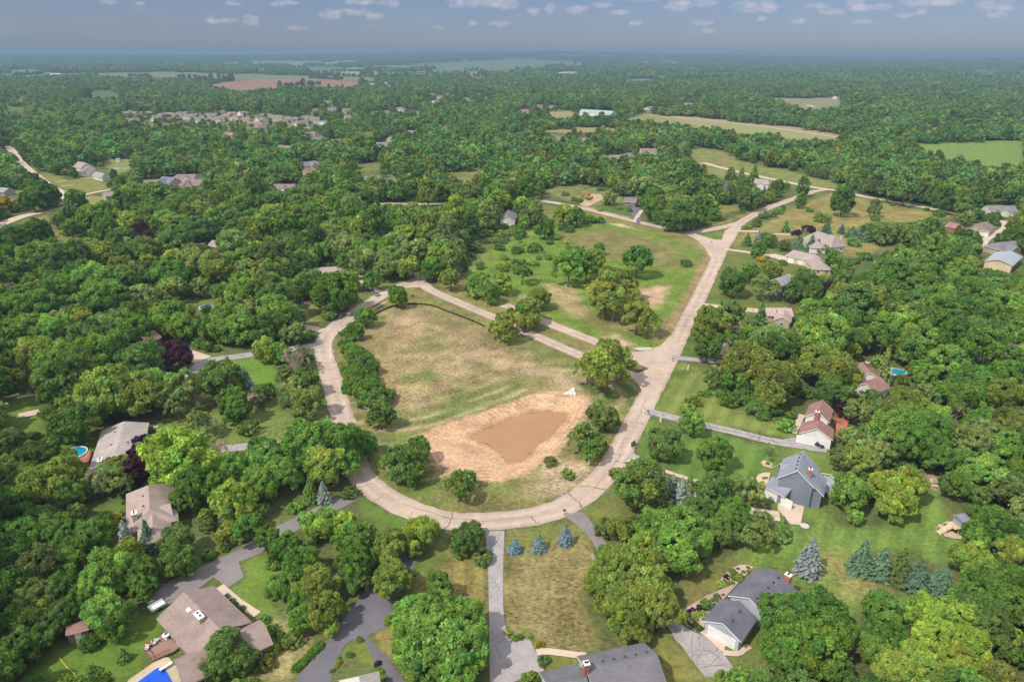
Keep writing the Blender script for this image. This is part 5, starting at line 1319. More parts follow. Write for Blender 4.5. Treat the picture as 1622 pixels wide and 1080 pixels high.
    # mailboxes and bins
    def mailbox(px, py, rz, label, mat=DARKV):
        x, y = G(px, py); r = empty('mailbox', (x, y, 0), rz); tag(r, label, 'mailbox', 'mailboxes along the roads')
        m = MB(); m.box(-.06, -.06, 0, .06, .06, 1.02); m.build('post', WOOD, r)
        m = MB(); m.box(-.17, -.32, 1.021, .17, .32, 1.2); m.tube([(0, -.32, 1.2), (0, .32, 1.2)], [.17, .17], 12); m.build('letter_box', mat, r)
        m = MB(); m.box(.175, -.1, 1.15, .2, -.04, 1.45); m.build('flag', RED, r)
    for a in [(1003.5, 711, .5, 'dark mailbox beside the two bins at the small asphalt drive'), (1026.5, 657, .5, 'dark mailbox at the mouth of the drive to the white house'),
              (1065, 573, .5, 'brown mailbox at the road corner opposite the boulevard', WOOD), (894, 815, 1, 'dark mailbox at the head of the cracked asphalt drive'),
              (573, 788, -.8, 'dark mailbox in tree shade at the south-west bend'), (1137, 434, .5, 'dark mailbox halfway up the straight road'), (609, 461, .5, 'dark mailbox by the concrete drive near the junction'),
              (1127, 386, .5, 'dark mailbox at the corner of the green meadow and upper road')]: mailbox(*a)
    def bin_(px, py, label):
        x, y = G(px, py); r = empty('wheelie_bin', (x, y, 0)); tag(r, label, 'bin', 'wheelie bins')
        m = MB(); m.solid([(-.25, -.28, 0), (.25, -.28, 0), (.25, .28, 0), (-.25, .28, 0), (-.3, -.36, 1), (.3, -.36, 1), (.3, .36, 1), (-.3, .36, 1)], [(3, 2, 1, 0), (4, 5, 6, 7), (0, 1, 5, 4), (1, 2, 6, 5), (2, 3, 7, 6), (3, 0, 4, 7)]); m.build('bin_body', DARKV, r)
        m = MB(); m.box(-.32, -.38, 1.001, .32, .38, 1.08); m.build('lid', DARKV, r)
    bin_(1001.5, 707, 'dark wheelie bin farther up the road beside the mailbox'); bin_(1004.5, 705, 'dark wheelie bin set back on the lawn behind the mailbox')
    # lawn ornaments
    def statue(px, py, label):
        x, y = G(px, py); r = empty('garden_statue', (x, y, 0)); tag(r, label, 'statue')
        m = MB(); m.cyl(0, 0, 0, .5, .4, 10, 0, .3); m.build('pedestal', ROCK, r); m = MB(); m.tube([(0, 0, .501), (0, 0, .9), (0, 0, 1.25), (0, 0, 1.5)], [.25, .3, .15, .13], 10); m.ball((0, 0, 1.62), .17); m.build('figure', ROCK, r)
    statue(1046.5, 667, 'white garden statue on the lawn near the drive mouth'); statue(1090, 585, 'small white garden ornament on the striped lawn by the junction')
    # silt fence
    pts = smooth_line(GP(P('0', '568,527 585,506 600,495 625,484 650,482 681,483 712,495 749,509 768,518')), 2.4)
    r = empty('silt_fence', (*pts[0], 0)); tag(r, 'low black silt fence curving along the top edge of the tan field', 'fence')
    m = MB(); s = MB(); org = (*pts[0], 0)
    for a, b in zip(pts[:-1], pts[1:]):
        d = (b - a) / np.linalg.norm(b - a); n = np.array((-d[1], d[0])) * .02; h = .62
        m.solid([(*(a + n), 0), (*(a - n), 0), (*(b - n), 0), (*(b + n), 0), (*(a + n), h), (*(a - n), h), (*(b - n), h), (*(b + n), h)], [(4, 5, 6, 7), (0, 3, 7, 4), (1, 5, 6, 2)])
        q = a - n * 3; s.box(q[0] - .03, q[1] - .03, 0, q[0] + .03, q[1] + .03, .8)
    m.build('fabric', BLACKF, r, origin=org); s.build('stake', PALEW, r, origin=org)
    # spoil of white rock at the pond, rocks round the sign bed
    m = MB(); g = random.Random(3); c = P('Q', '325,345 395,292 402,345')
    for _ in range(70):
        u, v = g.random(), g.random()
        if u + v > 1: u, v = 1 - u, 1 - v
        px = c[0][0] + u * (c[1][0] - c[0][0]) + v * (c[2][0] - c[0][0]); py = c[0][1] + u * (c[1][1] - c[0][1]) + v * (c[2][1] - c[0][1])
        x, y = G(px, py); z = float(terrain(np.array([x]), np.array([y]))[0]); m.ball((x, y, z + .1), g.uniform(.2, .5), g.uniform(.5, .8), 0, 6, 4)
    tag(m.build('riprap', mat_noise('white_riprap', (.72, .68, .66), .12, 4, .9)), 'heap of white riprap stone on the upper bank of the muddy pond', 'rock heap', kind='stuff')
    sheet('gravel_bed', P('Q', '760,50 790,42 860,42 900,50 870,60 800,62'), ROCK)
    # gravel bed and its shrubs
    sheet('gravel_bed', P('6', '740,112 700,95 650,88 600,92 560,110 480,170 415,240 412,290 430,305 520,270 420,330 300,382 180,452 100,500 60,530 15,585 80,650 190,722 330,650 310,580 520,345 600,260 700,150'), PINKG)
    bl = [(692, 115, 14, 'm'), (645, 155, 15, 'm'), (692, 150, 14, 'm'), (597, 125, 12, 'p'), (545, 155, 26, 'e'), (610, 200, 30, 'b'), (540, 205, 20, 'm'), (488, 190, 16, 'p'), (470, 205, 14, 'p'), (498, 222, 12, 'p'), (465, 238, 12, 'p'),
          (440, 270, 30, 'y'), (500, 262, 18, 'o'), (540, 255, 16, 'm'), (560, 232, 10, 'p'), (590, 236, 10, 'p'), (572, 182, 9, 'p'), (398, 390, 24, 'e'), (355, 420, 18, 'm'), (455, 372, 10, 'p'), (395, 435, 12, 'm'), (290, 455, 40, 'k'), (370, 465, 12, 'p'),
          (228, 490, 20, 'p'), (222, 515, 20, 'p'), (167, 510, 17, 'p'), (268, 503, 18, 'p'), (133, 528, 17, 'p'), (300, 515, 13, 'p'), (75, 552, 16, 'p'), (335, 495, 12, 'p'), (205, 555, 24, 'y'), (260, 550, 24, 'y'), (165, 562, 14, 'y'), (185, 600, 25, 'o'), (125, 570, 14, 'm'),
          (265, 605, 13, 'm'), (200, 675, 32, 'd'), (140, 660, 13, 'm'), (100, 630, 22, 'k'), (240, 685, 18, 'o'), (295, 655, 14, 'o'), (60, 600, 18, 'm'), (30, 575, 16, 'm')]
    for a, b, rr, co in bl: add_px(*T('6', a, b), rr / 6.0 * 1.4, 'B', co); TREES[-1]['bed'] = True
    # flower beds
    for t, s in (('5', '290,95,28,Bm;365,85,30,By;440,150,26,Ba;430,185,20,Ba;480,160,28,Bo;250,110,30,Bm;520,290,34,Bm;480,330,30,Bk;400,430,45,Bo;460,440,35,Bo;340,455,35,Bb;190,60,28,By'),
                 ('f', '295,660,40,Ba;340,610,35,Ba;330,560,30,Bb;480,500,42,Bk;650,300,40,Bo;620,270,30,Bk;880,640,48,Bp;940,760,42,Bb;980,830,42,Bb;900,710,35,Bb;230,740,35,Bk'),
                 ('7', '150,520,22,Ba;180,515,20,Bm;140,570,22,Bb;200,340,25,Bm;260,370,18,By;250,290,26,Bk;220,180,45,De;730,810,30,Bb;800,830,24,By'), ('1', '1010,350,28,Bk;1040,385,28,Bk;1095,420,34,Bk;1290,510,50,Bb;1370,600,50,Bb;960,310,26,Bm'),
                 ('3', '590,750,18,Bm;575,840,22,Bm;585,900,25,Be;520,900,30,By'), ('8', '610,745,26,Bo;205,885,12,Rk')): tr(t, s)
    for k in range(13):
        f = k / 12; tr('F', f'{250+150*f:.0f},{985-145*f:.0f},26,Bm')
    sheet('bark_mulch', P('7', '55,530 80,480 150,455 235,455 200,590 190,640 100,600'), PALEW); sheet('bark_mulch', P('7', '115,330 150,305 230,330 300,385 250,405 150,380'), PALEW)
    # playhouse on stilts
    x, y = G(1518, 838); r = empty('playhouse', (x, y, 0), .25); tag(r, 'raised grey-roofed playhouse with ramp and sandbox at the wood edge', 'playhouse')
    sheet('sandbox', P('p', '345,700 380,700 500,760 540,800 660,860 700,885 550,880 430,850'), mat_noise('play_sand', (.62, .46, .33), .15, 3, .95))
    for sx in (-1.1, 1.1):
        for sy in (-1.0, 1.0): m = MB(); m.box(sx - .08, sy - .08, 0, sx + .08, sy + .08, 1.2); m.build('post', PALEW, r)
    m = MB(); m.box(-2.4, -1.2, 1.201, 1.3, 1.2, 1.32); m.build('platform', PALEW, r)
    m = MB(); m.box(-.9, -1.05, 1.321, 1.2, 1.05, 2.9); m.build('cabin', GREYW, r)
    m = MB(); m.solid([(-1.2, -1.35, 2.85), (1.5, -1.35, 2.85), (1.5, 1.35, 2.85), (-1.2, 1.35, 2.85), (-1.2, 0, 3.8), (1.5, 0, 3.8)], [(3, 2, 1, 0), (0, 1, 5, 4), (2, 3, 4, 5), (0, 4, 3), (1, 2, 5)]); m.build('roof', SH['bluegrey'], r)
    m = MB(); m.box(-.2, -1.09, 1.8, .5, -1.051, 2.4); m.build('window', TRIM, r)
    m = MB(); m.solid([(-2.4, -.6, 1.3), (-2.4, .6, 1.3), (-5.0, .6, .05), (-5.0, -.6, .05), (-2.4, -.6, 1.2), (-2.4, .6, 1.2), (-5.0, .6, 0), (-5.0, -.6, 0)], [(0, 1, 2, 3), (7, 6, 5, 4), (0, 3, 7, 4), (1, 5, 6, 2), (0, 4, 5, 1), (3, 2, 6, 7)]); m.build('ramp', PALEW, r)
    for s in (-.65, .65): m = MB(); m.tube([(-2.4, s, 2.2), (-5.0, s, .95), (-5.0, s, 0)], [.05] * 3, 6); m.tube([(-3.7, s, .7), (-3.7, s, 1.56)], [.04, .04], 6); m.build('railing', PALEW, r)
    # stone ring and stone bench
    x, y = G(1274.5, 833.5); m = MB()
    for k in range(12):
        a = 6.283 * k / 12; m.ball((.75 * math.cos(a), .75 * math.sin(a), .14), .22, .8, 0, 6, 4)
    m.cyl(0, 0, 0, .08, .75, 16); tag(m.build('fire_pit', ROCK, None, (x, y, 0)), 'round pale stone fire pit on the lawn beyond the concrete drive', 'fire pit')
    x, y = G(1481, 772); r = empty('stone_bench', (x, y, 0), -.4); tag(r, 'white stone monument with curved bench at the edge of the wood', 'bench')
    m = MB(); m.box(-1.3, -.25, .38, 1.3, .25, .5); m.build('seat', ROCK, r)
    for s in (-.9, .9): m = MB(); m.box(s - .2, -.2, 0, s + .2, .2, .379); m.build('leg', ROCK, r)
    m = MB(); m.solid([(-1.3, .5, 0), (-.5, .5, 0), (-.5, .9, 0), (-1.3, .9, 0), (-1.2, .6, 1.6), (-.7, .6, 1.6), (-.7, .8, 1.6), (-1.2, .8, 1.6)], [(3, 2, 1, 0), (4, 5, 6, 7), (0, 1, 5, 4), (1, 2, 6, 5), (2, 3, 7, 6), (3, 0, 4, 7)]); m.build('standing_stone', ROCK, r)
# ------------------------------------------------------------------ woods
LAND = [((340, 990), 'the brown L-shaped ranch'), ((237, 805), 'the brown hip-roofed house'), ((185, 705), 'the round-pool house'), ((565, 1075), 'the pale shingle roof'), ((965, 1060), 'the brick-chimney house'),
        ((1190, 950), 'the charcoal ranch'), ((1268, 765), 'the blue-grey house'), ((1297, 672), 'the white gabled house'), ((1378, 598), 'the red-roofed house'), ((1308, 385), 'the spruce-ringed house'), ((1275, 412), 'the long taupe ranch'),
        ((1238, 447), 'the mauve house'), ((516, 437), 'the house above the red car'), ((1590, 412), 'the metal-roofed barn'), ((1001, 322), 'the black-drive bungalow'), ((820, 695), 'the muddy pond'), ((960, 400), 'the green meadow'),
        ((1122, 372), 'the grass traffic triangle'), ((70, 335), 'the far crossroads'), ((1515, 838), 'the playhouse'), ((390, 620), 'the bright western lawn'), ((870, 940), 'the brown front lawn'), ((1010, 560), 'the boulevard junction'), ((664, 445), 'the ring-road fork'),
        ((720, 560), 'the tan field'), ((1205, 290), 'the white house by the gravel road')]
EDGE = [((-260, 1000), "the photo's lower left corner"), ((-260, 640), "the photo's left edge"), ((1900, 1000), "the photo's lower right corner"), ((1900, 600), "the photo's right edge"), ((760, 1400), "the photo's bottom edge"), ((300, 215), 'the far subdivision'), ((900, 190), 'the green-roofed building'), ((1300, 215), 'the striped far field')]
FORMW = {'R': 'rounded', 'O': 'broad-crowned', 'T': 'tall oval', 'W': 'loose feathery', 'S': 'conical', 'B': 'low', 'D': 'sparse'}
def region_col(x, y, g):
    px, py = proj(x, y, 5)
    if py > 820 and px < 320: w = {'m': 3, 'd': 4, 'k': 3, 'o': 1.5, 'e': 1}
    elif px > 1250 and py > 400: w = {'m': 5, 'b': 3, 'k': 3, 'o': 1.6, 'y': 1, 'g': 1, 'd': 1}
    elif px < 700: w = {'m': 4, 'k': 3, 'o': 2.4, 'g': 1.6, 'b': 2, 'd': 2, 'y': 1.1, 'e': .8}
    else: w = {'m': 4, 'k': 3.5, 'o': 2, 'g': 2, 'b': 1.4, 'd': 2, 'y': 1.4, 'e': 1}
    ks = list(w); p = np.array([w[k] for k in ks]); return ks[g.choice(len(ks), p=p / p.sum())]
OPX = None
MX0, MY0, MW, MH = -260, 60, 2160, 1300
def raster(polys):
    m = np.zeros((MH, MW), bool)
    for q in polys:
        q = [(x - MX0, y - MY0) for x, y in q]
        x0 = max(0, int(min(p[0] for p in q))); x1 = min(MW, int(max(p[0] for p in q)) + 2); y0 = max(0, int(min(p[1] for p in q))); y1 = min(MH, int(max(p[1] for p in q)) + 2)
        if x0 >= x1 or y0 >= y1: continue
        X, Y = np.meshgrid(np.arange(x0, x1) + .5, np.arange(y0, y1) + .5)
        m[y0:y1, x0:x1] |= inside(X, Y, q)
    t = np.zeros((MH + 1, MW + 1), np.int32); t[1:, 1:] = m.cumsum(0).cumsum(1)
    return m, t
def make_mask(polys, prec):
    """where the photograph shows open ground, roads or houses, as lookup grids with running sums"""
    global OPX, SAT, SAT2
    OPX, SAT = raster(polys + prec); _, SAT2 = raster(prec)
def blocked(px, py):
    i, j = int(py - MY0), int(px - MX0)
    return 0 <= i < MH and 0 <= j < MW and OPX[i, j]
def count(t, x0, y0, x1, y1):
    j0, j1 = max(0, int(x0 - MX0)), min(MW, int(x1 - MX0) + 1); i0, i1 = max(0, int(y0 - MY0)), min(MH, int(y1 - MY0) + 1)
    if j0 >= j1 or i0 >= i1: return 0, 1
    return int(t[i1, j1] - t[i0, j1] - t[i1, j0] + t[i0, j0]), (j1 - j0) * (i1 - i0)
def share(x0, y0, x1, y1, k=.002):
    """share of a pixel box that is open; 1 when it would hide a house or pool"""
    c, n = count(t=SAT, x0=x0, y0=y0, x1=x1, y1=y1); p, _ = count(SAT2, x0 - (x1 - x0) * .12, y0 - (y1 - y0) * .04, x1 + (x1 - x0) * .12, y1)
    return 1 if p > max(4, k * n) else c / n
def tree_box(x, y, r, z0, z1, k=.72):
    q = [proj(x + e * r * k, y, z) for e in (-1, 1) for z in (z0, z1)]
    return min(p[0] for p in q), min(p[1] for p in q), max(p[0] for p in q), max(p[1] for p in q)
def build_woods():
    g = np.random.default_rng(21)
    polys = [o[0] for o in OPEN if o[5]]; prec = [h[1] for h in HOUSES] + [[proj(x, y, .5) for x, y in q] for q in PREC]
    for s in SHEETS: polys.append([proj(x, y, 0) for x, y in s])
    polys += [[(430, 1078), (640, 1078), (660, 1190), (420, 1190)], [(772, 1078), (1120, 1078), (1130, 1180), (772, 1180)]]   # drives and yards go on below the frame
    make_mask(polys, prec)
    TREES[:] = [t for t in TREES if t['r'] > .12]
    # road buffer grid
    rg = {}
    for line, hw in ROADW:
        for a, b in zip(line[:-1], line[1:]):
            k = max(1, int(math.hypot(b[0] - a[0], b[1] - a[1]) / 1.5))
            for i in range(k):
                p = (a[0] + (b[0] - a[0]) * i / k, a[1] + (b[1] - a[1]) * i / k)
                rg.setdefault((int(p[0] // 8), int(p[1] // 8)), []).append((p[0], p[1], hw))
    def near_road(x, y, m):
        cx, cy = int(x // 8), int(y // 8)
        for i in (-1, 0, 1):
            for j in (-1, 0, 1):
                for a, b, hw in rg.get((cx + i, cy + j), ()):
                    if (a - x) ** 2 + (b - y) ** 2 < (hw + m) ** 2: return True
        return False
    hc = [(np.mean(h[0], 0), max(np.linalg.norm(np.array(p) - np.mean(h[0], 0)) for p in h[0]), h[0]) for h in HOUSES]
    def in_house(x, y):
        for c, rr, poly in hc:
            if (c[0] - x) ** 2 + (c[1] - y) ** 2 < rr * rr and inside(np.array([x]), np.array([y]), poly)[0]: return True
        return False
    grid = {}
    def put(t): grid.setdefault((int(t['x'] // 14), int(t['y'] // 14)), []).append(t)
    def clear(x, y, r, k):
        cx, cy = int(x // 14), int(y // 14)
        for i in (-1, 0, 1):
            for j in (-1, 0, 1):
                for t in grid.get((cx + i, cy + j), ()):
                    rr = min(t['r'], 9)
                    if (t['x'] - x) ** 2 + (t['y'] - y) ** 2 < (k * (r + rr)) ** 2: return False
        return True
    for t in TREES: put(t)
    def free(x, y, r, zs, mx=0):
        for z in zs:
            px, py = proj(x, y, z)
            if blocked(px, py): return False
        return True
    HT = [(*proj(t['x'], t['y'], hgt(t['sh']) * .55 * t['r'] * t.get('asp', 1)), t['r'] / depth(t['x'], t['y'], 3) * FPX, t['y'], t['r']) for t in TREES if t['hand']]
    hg = {}
    for q in HT:
        for i in range(int((q[0] - q[2]) // 60) - 1, int((q[0] + q[2]) // 60) + 2):
            for j in range(int((q[1] - q[2]) // 60) - 1, int((q[1] + q[2]) // 60) + 2): hg.setdefault((i, j), []).append(q)
    def hidden(px, py, pr, y):
        """would a filler tree stand in front of one of the trees traced from the photograph"""
        for a, b, c, yy, rr in hg.get((int(px // 60), int(py // 60)), ()):
            if y < yy and (a - px) ** 2 + (b - py) ** 2 < (c * .8 + pr * .8) ** 2: return True
        return False
    # individual trees out to LIM metres; understory and bushes come with a smaller radius
    LIM = 455
    for rep, (r0, r1, k, tries) in enumerate(((4.0, 6.6, .77, 38000), (2.6, 4.0, .78, 34000), (1.3, 2.4, .84, 20000))):
        for _ in range(tries):
            y = math.sqrt(g.uniform(28 ** 2, LIM ** 2)); x = g.uniform(-1.05, 1.05) * (y + 45)
            if abs(x) > .98 * y + 60: continue
            r = g.uniform(r0, r1)
            if not clear(x, y, r, k): continue
            if near_road(x, y, r * .55 + .8) or in_house(x, y): continue
            sh = g.choice(['R', 'O', 'O', 'T', 'W', 'R']) if rep < 2 else g.choice(['B', 'R', 'O'])
            h = hgt(sh) * r
            px, py = proj(x, y, h * .5)
            if px < -480 or px > 2100 or py > 1560 or y < 28: continue
            if blocked(*proj(x, y, 0)): continue
            if share(*tree_box(x, y, r, h * .12, h * .95)) > .03: continue
            cpx, cpy = proj(x, y, h * .55); pr = r / depth(x, y, h * .5) * FPX
            if hidden(cpx, cpy, pr, y): continue
            t = dict(x=x, y=y, r=r, sh=str(sh), co=region_col(x, y, g), hand=False, asp=g.uniform(.85, 1.15)); TREES.append(t); put(t)
    for _ in range(420):
        px, py = g.uniform(190, 530), g.uniform(176, 214); x, y = G(px, py); r = g.uniform(1.7, 3.2)
        if in_house(x, y) or not clear(x, y, r, .9): continue
        t = dict(x=x, y=y, r=r, sh=str(g.choice(['R', 'O', 'T'])), co=region_col(x, y, g), hand=False, asp=1.0); TREES.append(t); put(t)
    for t in TREES:
        t['pxr'] = t['r'] / max(20, depth(t['x'], t['y'], 3)) * FPX
        px, py = proj(t['x'], t['y'], t['r']); t['px'], t['py'] = px, py
        t['in'] = -t['pxr'] < px < W0 + t['pxr'] and py < H0 + t['pxr'] * 1.2
    dec = sorted([t for t in TREES if t['sh'] in 'ROTW' and t['in']], key=lambda t: -t['pxr'])[:298]
    shr = sorted([t for t in TREES if t['sh'] == 'B' and t['in']], key=lambda t: -t['pxr'] - (50 if t['hand'] else 0))[:295]
    spr = [t for t in TREES if t['sh'] == 'S']; dead = [t for t in TREES if t['sh'] == 'D']
    chosen = dec + shr + spr + dead
    # labels
    lw = [(np.array(G(*p)), p, n) for p, n in LAND]
    cnt = {}
    def key(t):
        kind = {'S': 'spruce', 'B': 'shrub', 'D': 'bare'}.get(t['sh'], 'tree')
        p = np.array((t['x'], t['y'])); d = [np.linalg.norm(p - q[0]) for q in lw]; i = int(np.argmin(d)); a = lw[i]
        v = np.array((t['px'] - a[1][0], t['py'] - a[1][1])); best = None
        for pp, n in LAND + EDGE:
            if n == a[2]: continue
            u = np.array((pp[0] - a[1][0], pp[1] - a[1][1])); l = np.linalg.norm(u)
            if l < np.linalg.norm(v): continue
            c = v @ u / (l * np.linalg.norm(v) + 1e-6)
            if best is None or c > best[0]: best = (c, n)
        return (kind, a[2], best[1]), d[i]
    for t in chosen: t['key'], t['dist'] = key(t)
    for t in sorted(chosen, key=lambda t: t['dist']):
        cnt[t['key']] = cnt.get(t['key'], 0) + 1; n = cnt[t['key']]
        kind, a, b = t['key']
        size = 'large ' if t['r'] > 5.6 and kind == 'tree' else 'small ' if t['r'] < 2.4 and kind in ('tree', 'spruce') else 'tiny ' if t['r'] < .5 else ''
        form = FORMW[t['sh']] + ' ' if kind in ('tree',) else ''
        noun = {'bare': 'tree', 'shrub': 'shrub', 'spruce': 'spruce', 'tree': 'tree'}[kind]
        co = CWORD[t['co']] if kind != 'bare' else 'sparse grey-branched'
        mk = lambda: f"{size}{co} {form}{noun}, {ordw(n)} from {a} towards {b}"
        nw = lambda: len(mk().replace(',', '').split())
        if nw() > 16: form = ''
        if nw() > 16: size = ''
        if nw() > 16: a = a.replace('the ', '', 1)
        if nw() > 16: b = b.replace('the ', '', 1)
        t['label'] = mk()
    NM = {'S': ('spruce_tree', 'spruce', 'spruces on the lots'), 'B': ('shrub', 'shrub', 'shrubs and small bushes'), 'D': ('bare_tree', 'tree', 'sparse and bare trees')}
    first = {}
    for t in chosen:
        nm, cat, grp = NM.get(t['sh'], ('deciduous_tree', 'tree', 'broadleaf trees of the suburb'))
        k = int(g.integers(0, NV[t['sh']])); lod = 0 if t['pxr'] > 17 else 1
        me = CR[t['sh'], lod, k]; sc = (t['r'], t['r'] * g.uniform(.92, 1.08), t['r'] * t['asp']); rz = g.uniform(0, 6.28)
        z = float(terrain(np.array([t['x']]), np.array([t['y']]))[0])
        c = np.array(COL[t['co']]) * g.uniform(.86, 1.16) * np.array((g.uniform(.92, 1.08), 1, g.uniform(.9, 1.1)))
        if t['sh'] == 'B':
            o = bpy.data.objects.new(nm, me); C.objects.link(o); root = o
        else:
            kk = (t['sh'], lod, k)
            if kk not in first:
                root = empty(nm, (0, 0, 0)); o = bpy.data.objects.new('crown', me); C.objects.link(o); o.parent = root
                q = bpy.data.objects.new('trunk', TK[t['sh'], k]); C.objects.link(q); q.parent = root; first[kk] = root
            else: root = copy_tree(first[kk]); o = [x for x in root.children if x.name.startswith('crown')][0]
        root.location = (t['x'], t['y'], z); root.rotation_euler = (0, 0, rz); root.scale = sc
        for k2 in ('label', 'category', 'group'):
            if k2 in root: del root[k2]
        tag(root, t['label'], cat, grp)
        o.color = (*c, 1)
    # ---------------- everything farther: one woodland
    vm = []   # source meshes
    def src(V, tint, extra=None): vm.append(mesh_from_quads('woodland_source', V, tint, LEAFW, extra, BARK)); return len(vm) - 1
    S1 = {}
    for sh in 'ROTWBDS':
        for k in range(2):
            if sh == 'S': V, tt = spruce_np(1200, .22, 70 + k); S1[sh, k] = src(V, tt)
            else:
                nc, sz = (5000, .115) if sh in 'ROT' else (2500, .12) if sh == 'W' else (700, .2) if sh == 'B' else (350, .12)
                V, tt = crown_np(sh, nc, sz, 300 + k * 5 + ord(sh), 5); S1[sh, k] = src(V, tt, trunk_mb(sh, k + 9, sh == 'D'))
    def grove(nt, rad, r0, r1, nc, sz, seed):
        gg = np.random.default_rng(seed); Vs, Ts, pos = [], [], []
        tries = 0
        while len(pos) < nt and tries < 4000:
            tries += 1
            a = gg.uniform(0, 6.28); d = rad * math.sqrt(gg.uniform(0, 1)); p = (d * math.cos(a), d * math.sin(a)); r = gg.uniform(r0, r1)
            if all((p[0] - q[0]) ** 2 + (p[1] - q[1]) ** 2 > (.68 * (r + q[2])) ** 2 for q in pos): pos.append((*p, r))
        for x, y, r in pos:
            sh = gg.choice(['R', 'O', 'T', 'O'])
            V, tt = crown_np(sh, nc, sz, int(gg.integers(1e6)), 0 if nc < 120 else 3, .5)
            V = V * np.array((r, r, r * gg.uniform(.85, 1.15))) + np.array((x, y, 0)); Vs.append(V)
            hue = gg.normal(0, .13); lum = gg.uniform(.75, 1.25)
            Ts.append(tt * lum * np.array((1 + hue, 1, 1 - hue)))
        return src(np.concatenate(Vs), np.concatenate(Ts))
    G1v = [grove(6, 12, 2.8, 5.6, 400, .32, 900 + k) for k in range(5)]
    G2v = [grove(38, 30, 3.2, 5.4, 100, .56, 940 + k) for k in range(4)]
    G3v = [grove(95, 62, 4.4, 6.6, 24, 1.05, 980 + k) for k in range(4)]
    pts = []
    cs = {id(t) for t in chosen}
    for t in TREES:
        if id(t) in cs: continue
        k = int(g.integers(0, 2)); c = np.array(COL[t['co']]) * g.uniform(.85, 1.15)
        pts.append((t['x'], t['y'], 0, S1[t['sh'], k], t['r'], t['r'] * t['asp'], g.uniform(0, 6.28), *c))
    def lay(r0, r1, sp, vs, lum, dz, wide):
        y = r0 * .97
        while y < r1:
            n = int(1.9 * (y + 30) / sp) + 1
            for i in range(n):
                x = -.95 * (y + 30) + (i + g.uniform(-.35, .35)) * sp; yy = y + g.uniform(-.35, .35) * sp
                rr = math.hypot(x, yy)
                if not (r0 <= yy < r1): continue
                bad = near_road(x, yy, 9 if wide < 30 else 12) and rr < 1500
                if not bad:
                    ax, ay = proj(x - wide, yy + wide * .8, 10 if wide < 30 else 13); bx, by = proj(x + wide, yy - wide * .8, 2)
                    bad = share(ax, ay, bx, by, .02) > (.04 if wide < 30 else .07)
                if bad:
                    # the edges of clearings: single trees where one fits
                    if wide < 35:
                        for _ in range(7 if wide < 30 else 12):
                            r = g.uniform(1.8, 4.6); sx, sy = x + g.uniform(-1, 1) * wide, yy + g.uniform(-1, 1) * wide
                            if near_road(sx, sy, r * .6) or in_house(sx, sy) or blocked(*proj(sx, sy, 0)): continue
                            if share(*tree_box(sx, sy, r, .3 * r, 2.0 * r), .05) > .06: continue
                            c = np.array(COL[region_col(sx, sy, g)]) * g.uniform(.8, 1.1)
                            pts.append((sx, sy, 0, S1[str(g.choice(['R', 'O', 'T'])), int(g.integers(0, 2))], r, r * g.uniform(.85, 1.15), g.uniform(0, 6.28), *c))
                    continue
                if field_mask(np.array([x]), np.array([yy]))[0] and g.random() < .93: continue
                ck = region_col(x, yy, g) if wide < 30 else g.choice(['m', 'k', 'd', 'g', 'o'])
                c = np.array(COL[ck]) * .5 + np.array(COL['k']) * .5; c = c * lum * g.uniform(.85, 1.15)
                z = float(terrain(np.array([x]), np.array([yy]))[0])
                s = g.uniform(.85, 1.15); pts.append((x, yy, z + dz, vs[int(g.integers(len(vs)))], s, s * g.uniform(.8, 1.1), g.uniform(0, 6.28), *c))
            y += sp * .9
    lay(LIM - 4, 1000, 18.5, G1v, .95, 0, 12)
    lay(1000, 2600, 44, G2v, .85, 0, 30)
    lay(2600, 6000, 95, G3v, .8, 0, 60)
    lay(6000, 14000, 210, G3v, .75, 4, 60)
    # hedgerows along the borders of the far fields
    for o in OPEN:
        ys = [p[1] for p in o[0]]
        if max(ys) > 172 or not o[5]: continue
        W = GP(o[0])
        for a, b in zip(W, W[1:] + W[:1]):
            l = math.hypot(b[0] - a[0], b[1] - a[1]); k = int(l / 16)
            on = True
            for i in range(k):
                if i % 9 == 0: on = g.random() < .35
                if not on: continue
                f = (i + g.uniform(-.5, .5)) / k; x, y = a[0] + (b[0] - a[0]) * f, a[1] + (b[1] - a[1]) * f
                z = float(terrain(np.array([x]), np.array([y]))[0]); r = g.uniform(4, 7.5); c = np.array(COL['k']) * g.uniform(.7, .95)
                pts.append((x, y, z, S1[str(g.choice(['R', 'O', 'T'])), 0], r, r, g.uniform(0, 6.28), *c))
    me = bpy.data.meshes.new('woodland'); A = np.array(pts)
    me.vertices.add(len(A)); me.vertices.foreach_set('co', A[:, :3].astype(np.float32).ravel())
    for nm, typ, col in (('idx', 'INT', A[:, 3].astype(np.int32)), ('rotz', 'FLOAT', A[:, 6])):
        at = me.attributes.new(nm, typ, 'POINT'); at.data.foreach_set('value', col)
    at = me.attributes.new('scl', 'FLOAT_VECTOR', 'POINT'); at.data.foreach_set('vector', np.stack([A[:, 4], A[:, 4], A[:, 5]], 1).astype(np.float32).ravel())
    at = me.attributes.new('tcol', 'FLOAT_COLOR', 'POINT'); at.data.foreach_set('color', np.concatenate([A[:, 7:10], np.ones((len(A), 1))], 1).astype(np.float32).ravel())
    o = bpy.data.objects.new('woodland', me); C.objects.link(o); tag(o, 'dense green woodland of broadleaf trees stretching from the lots to the horizon', 'woodland', kind='stuff')
    nt = bpy.data.node_groups.new('woodland_scatter', 'GeometryNodeTree')
    nt.interface.new_socket('Geometry', in_out='INPUT', socket_type='NodeSocketGeometry'); nt.interface.new_socket('Geometry', in_out='OUTPUT', socket_type='NodeSocketGeometry')
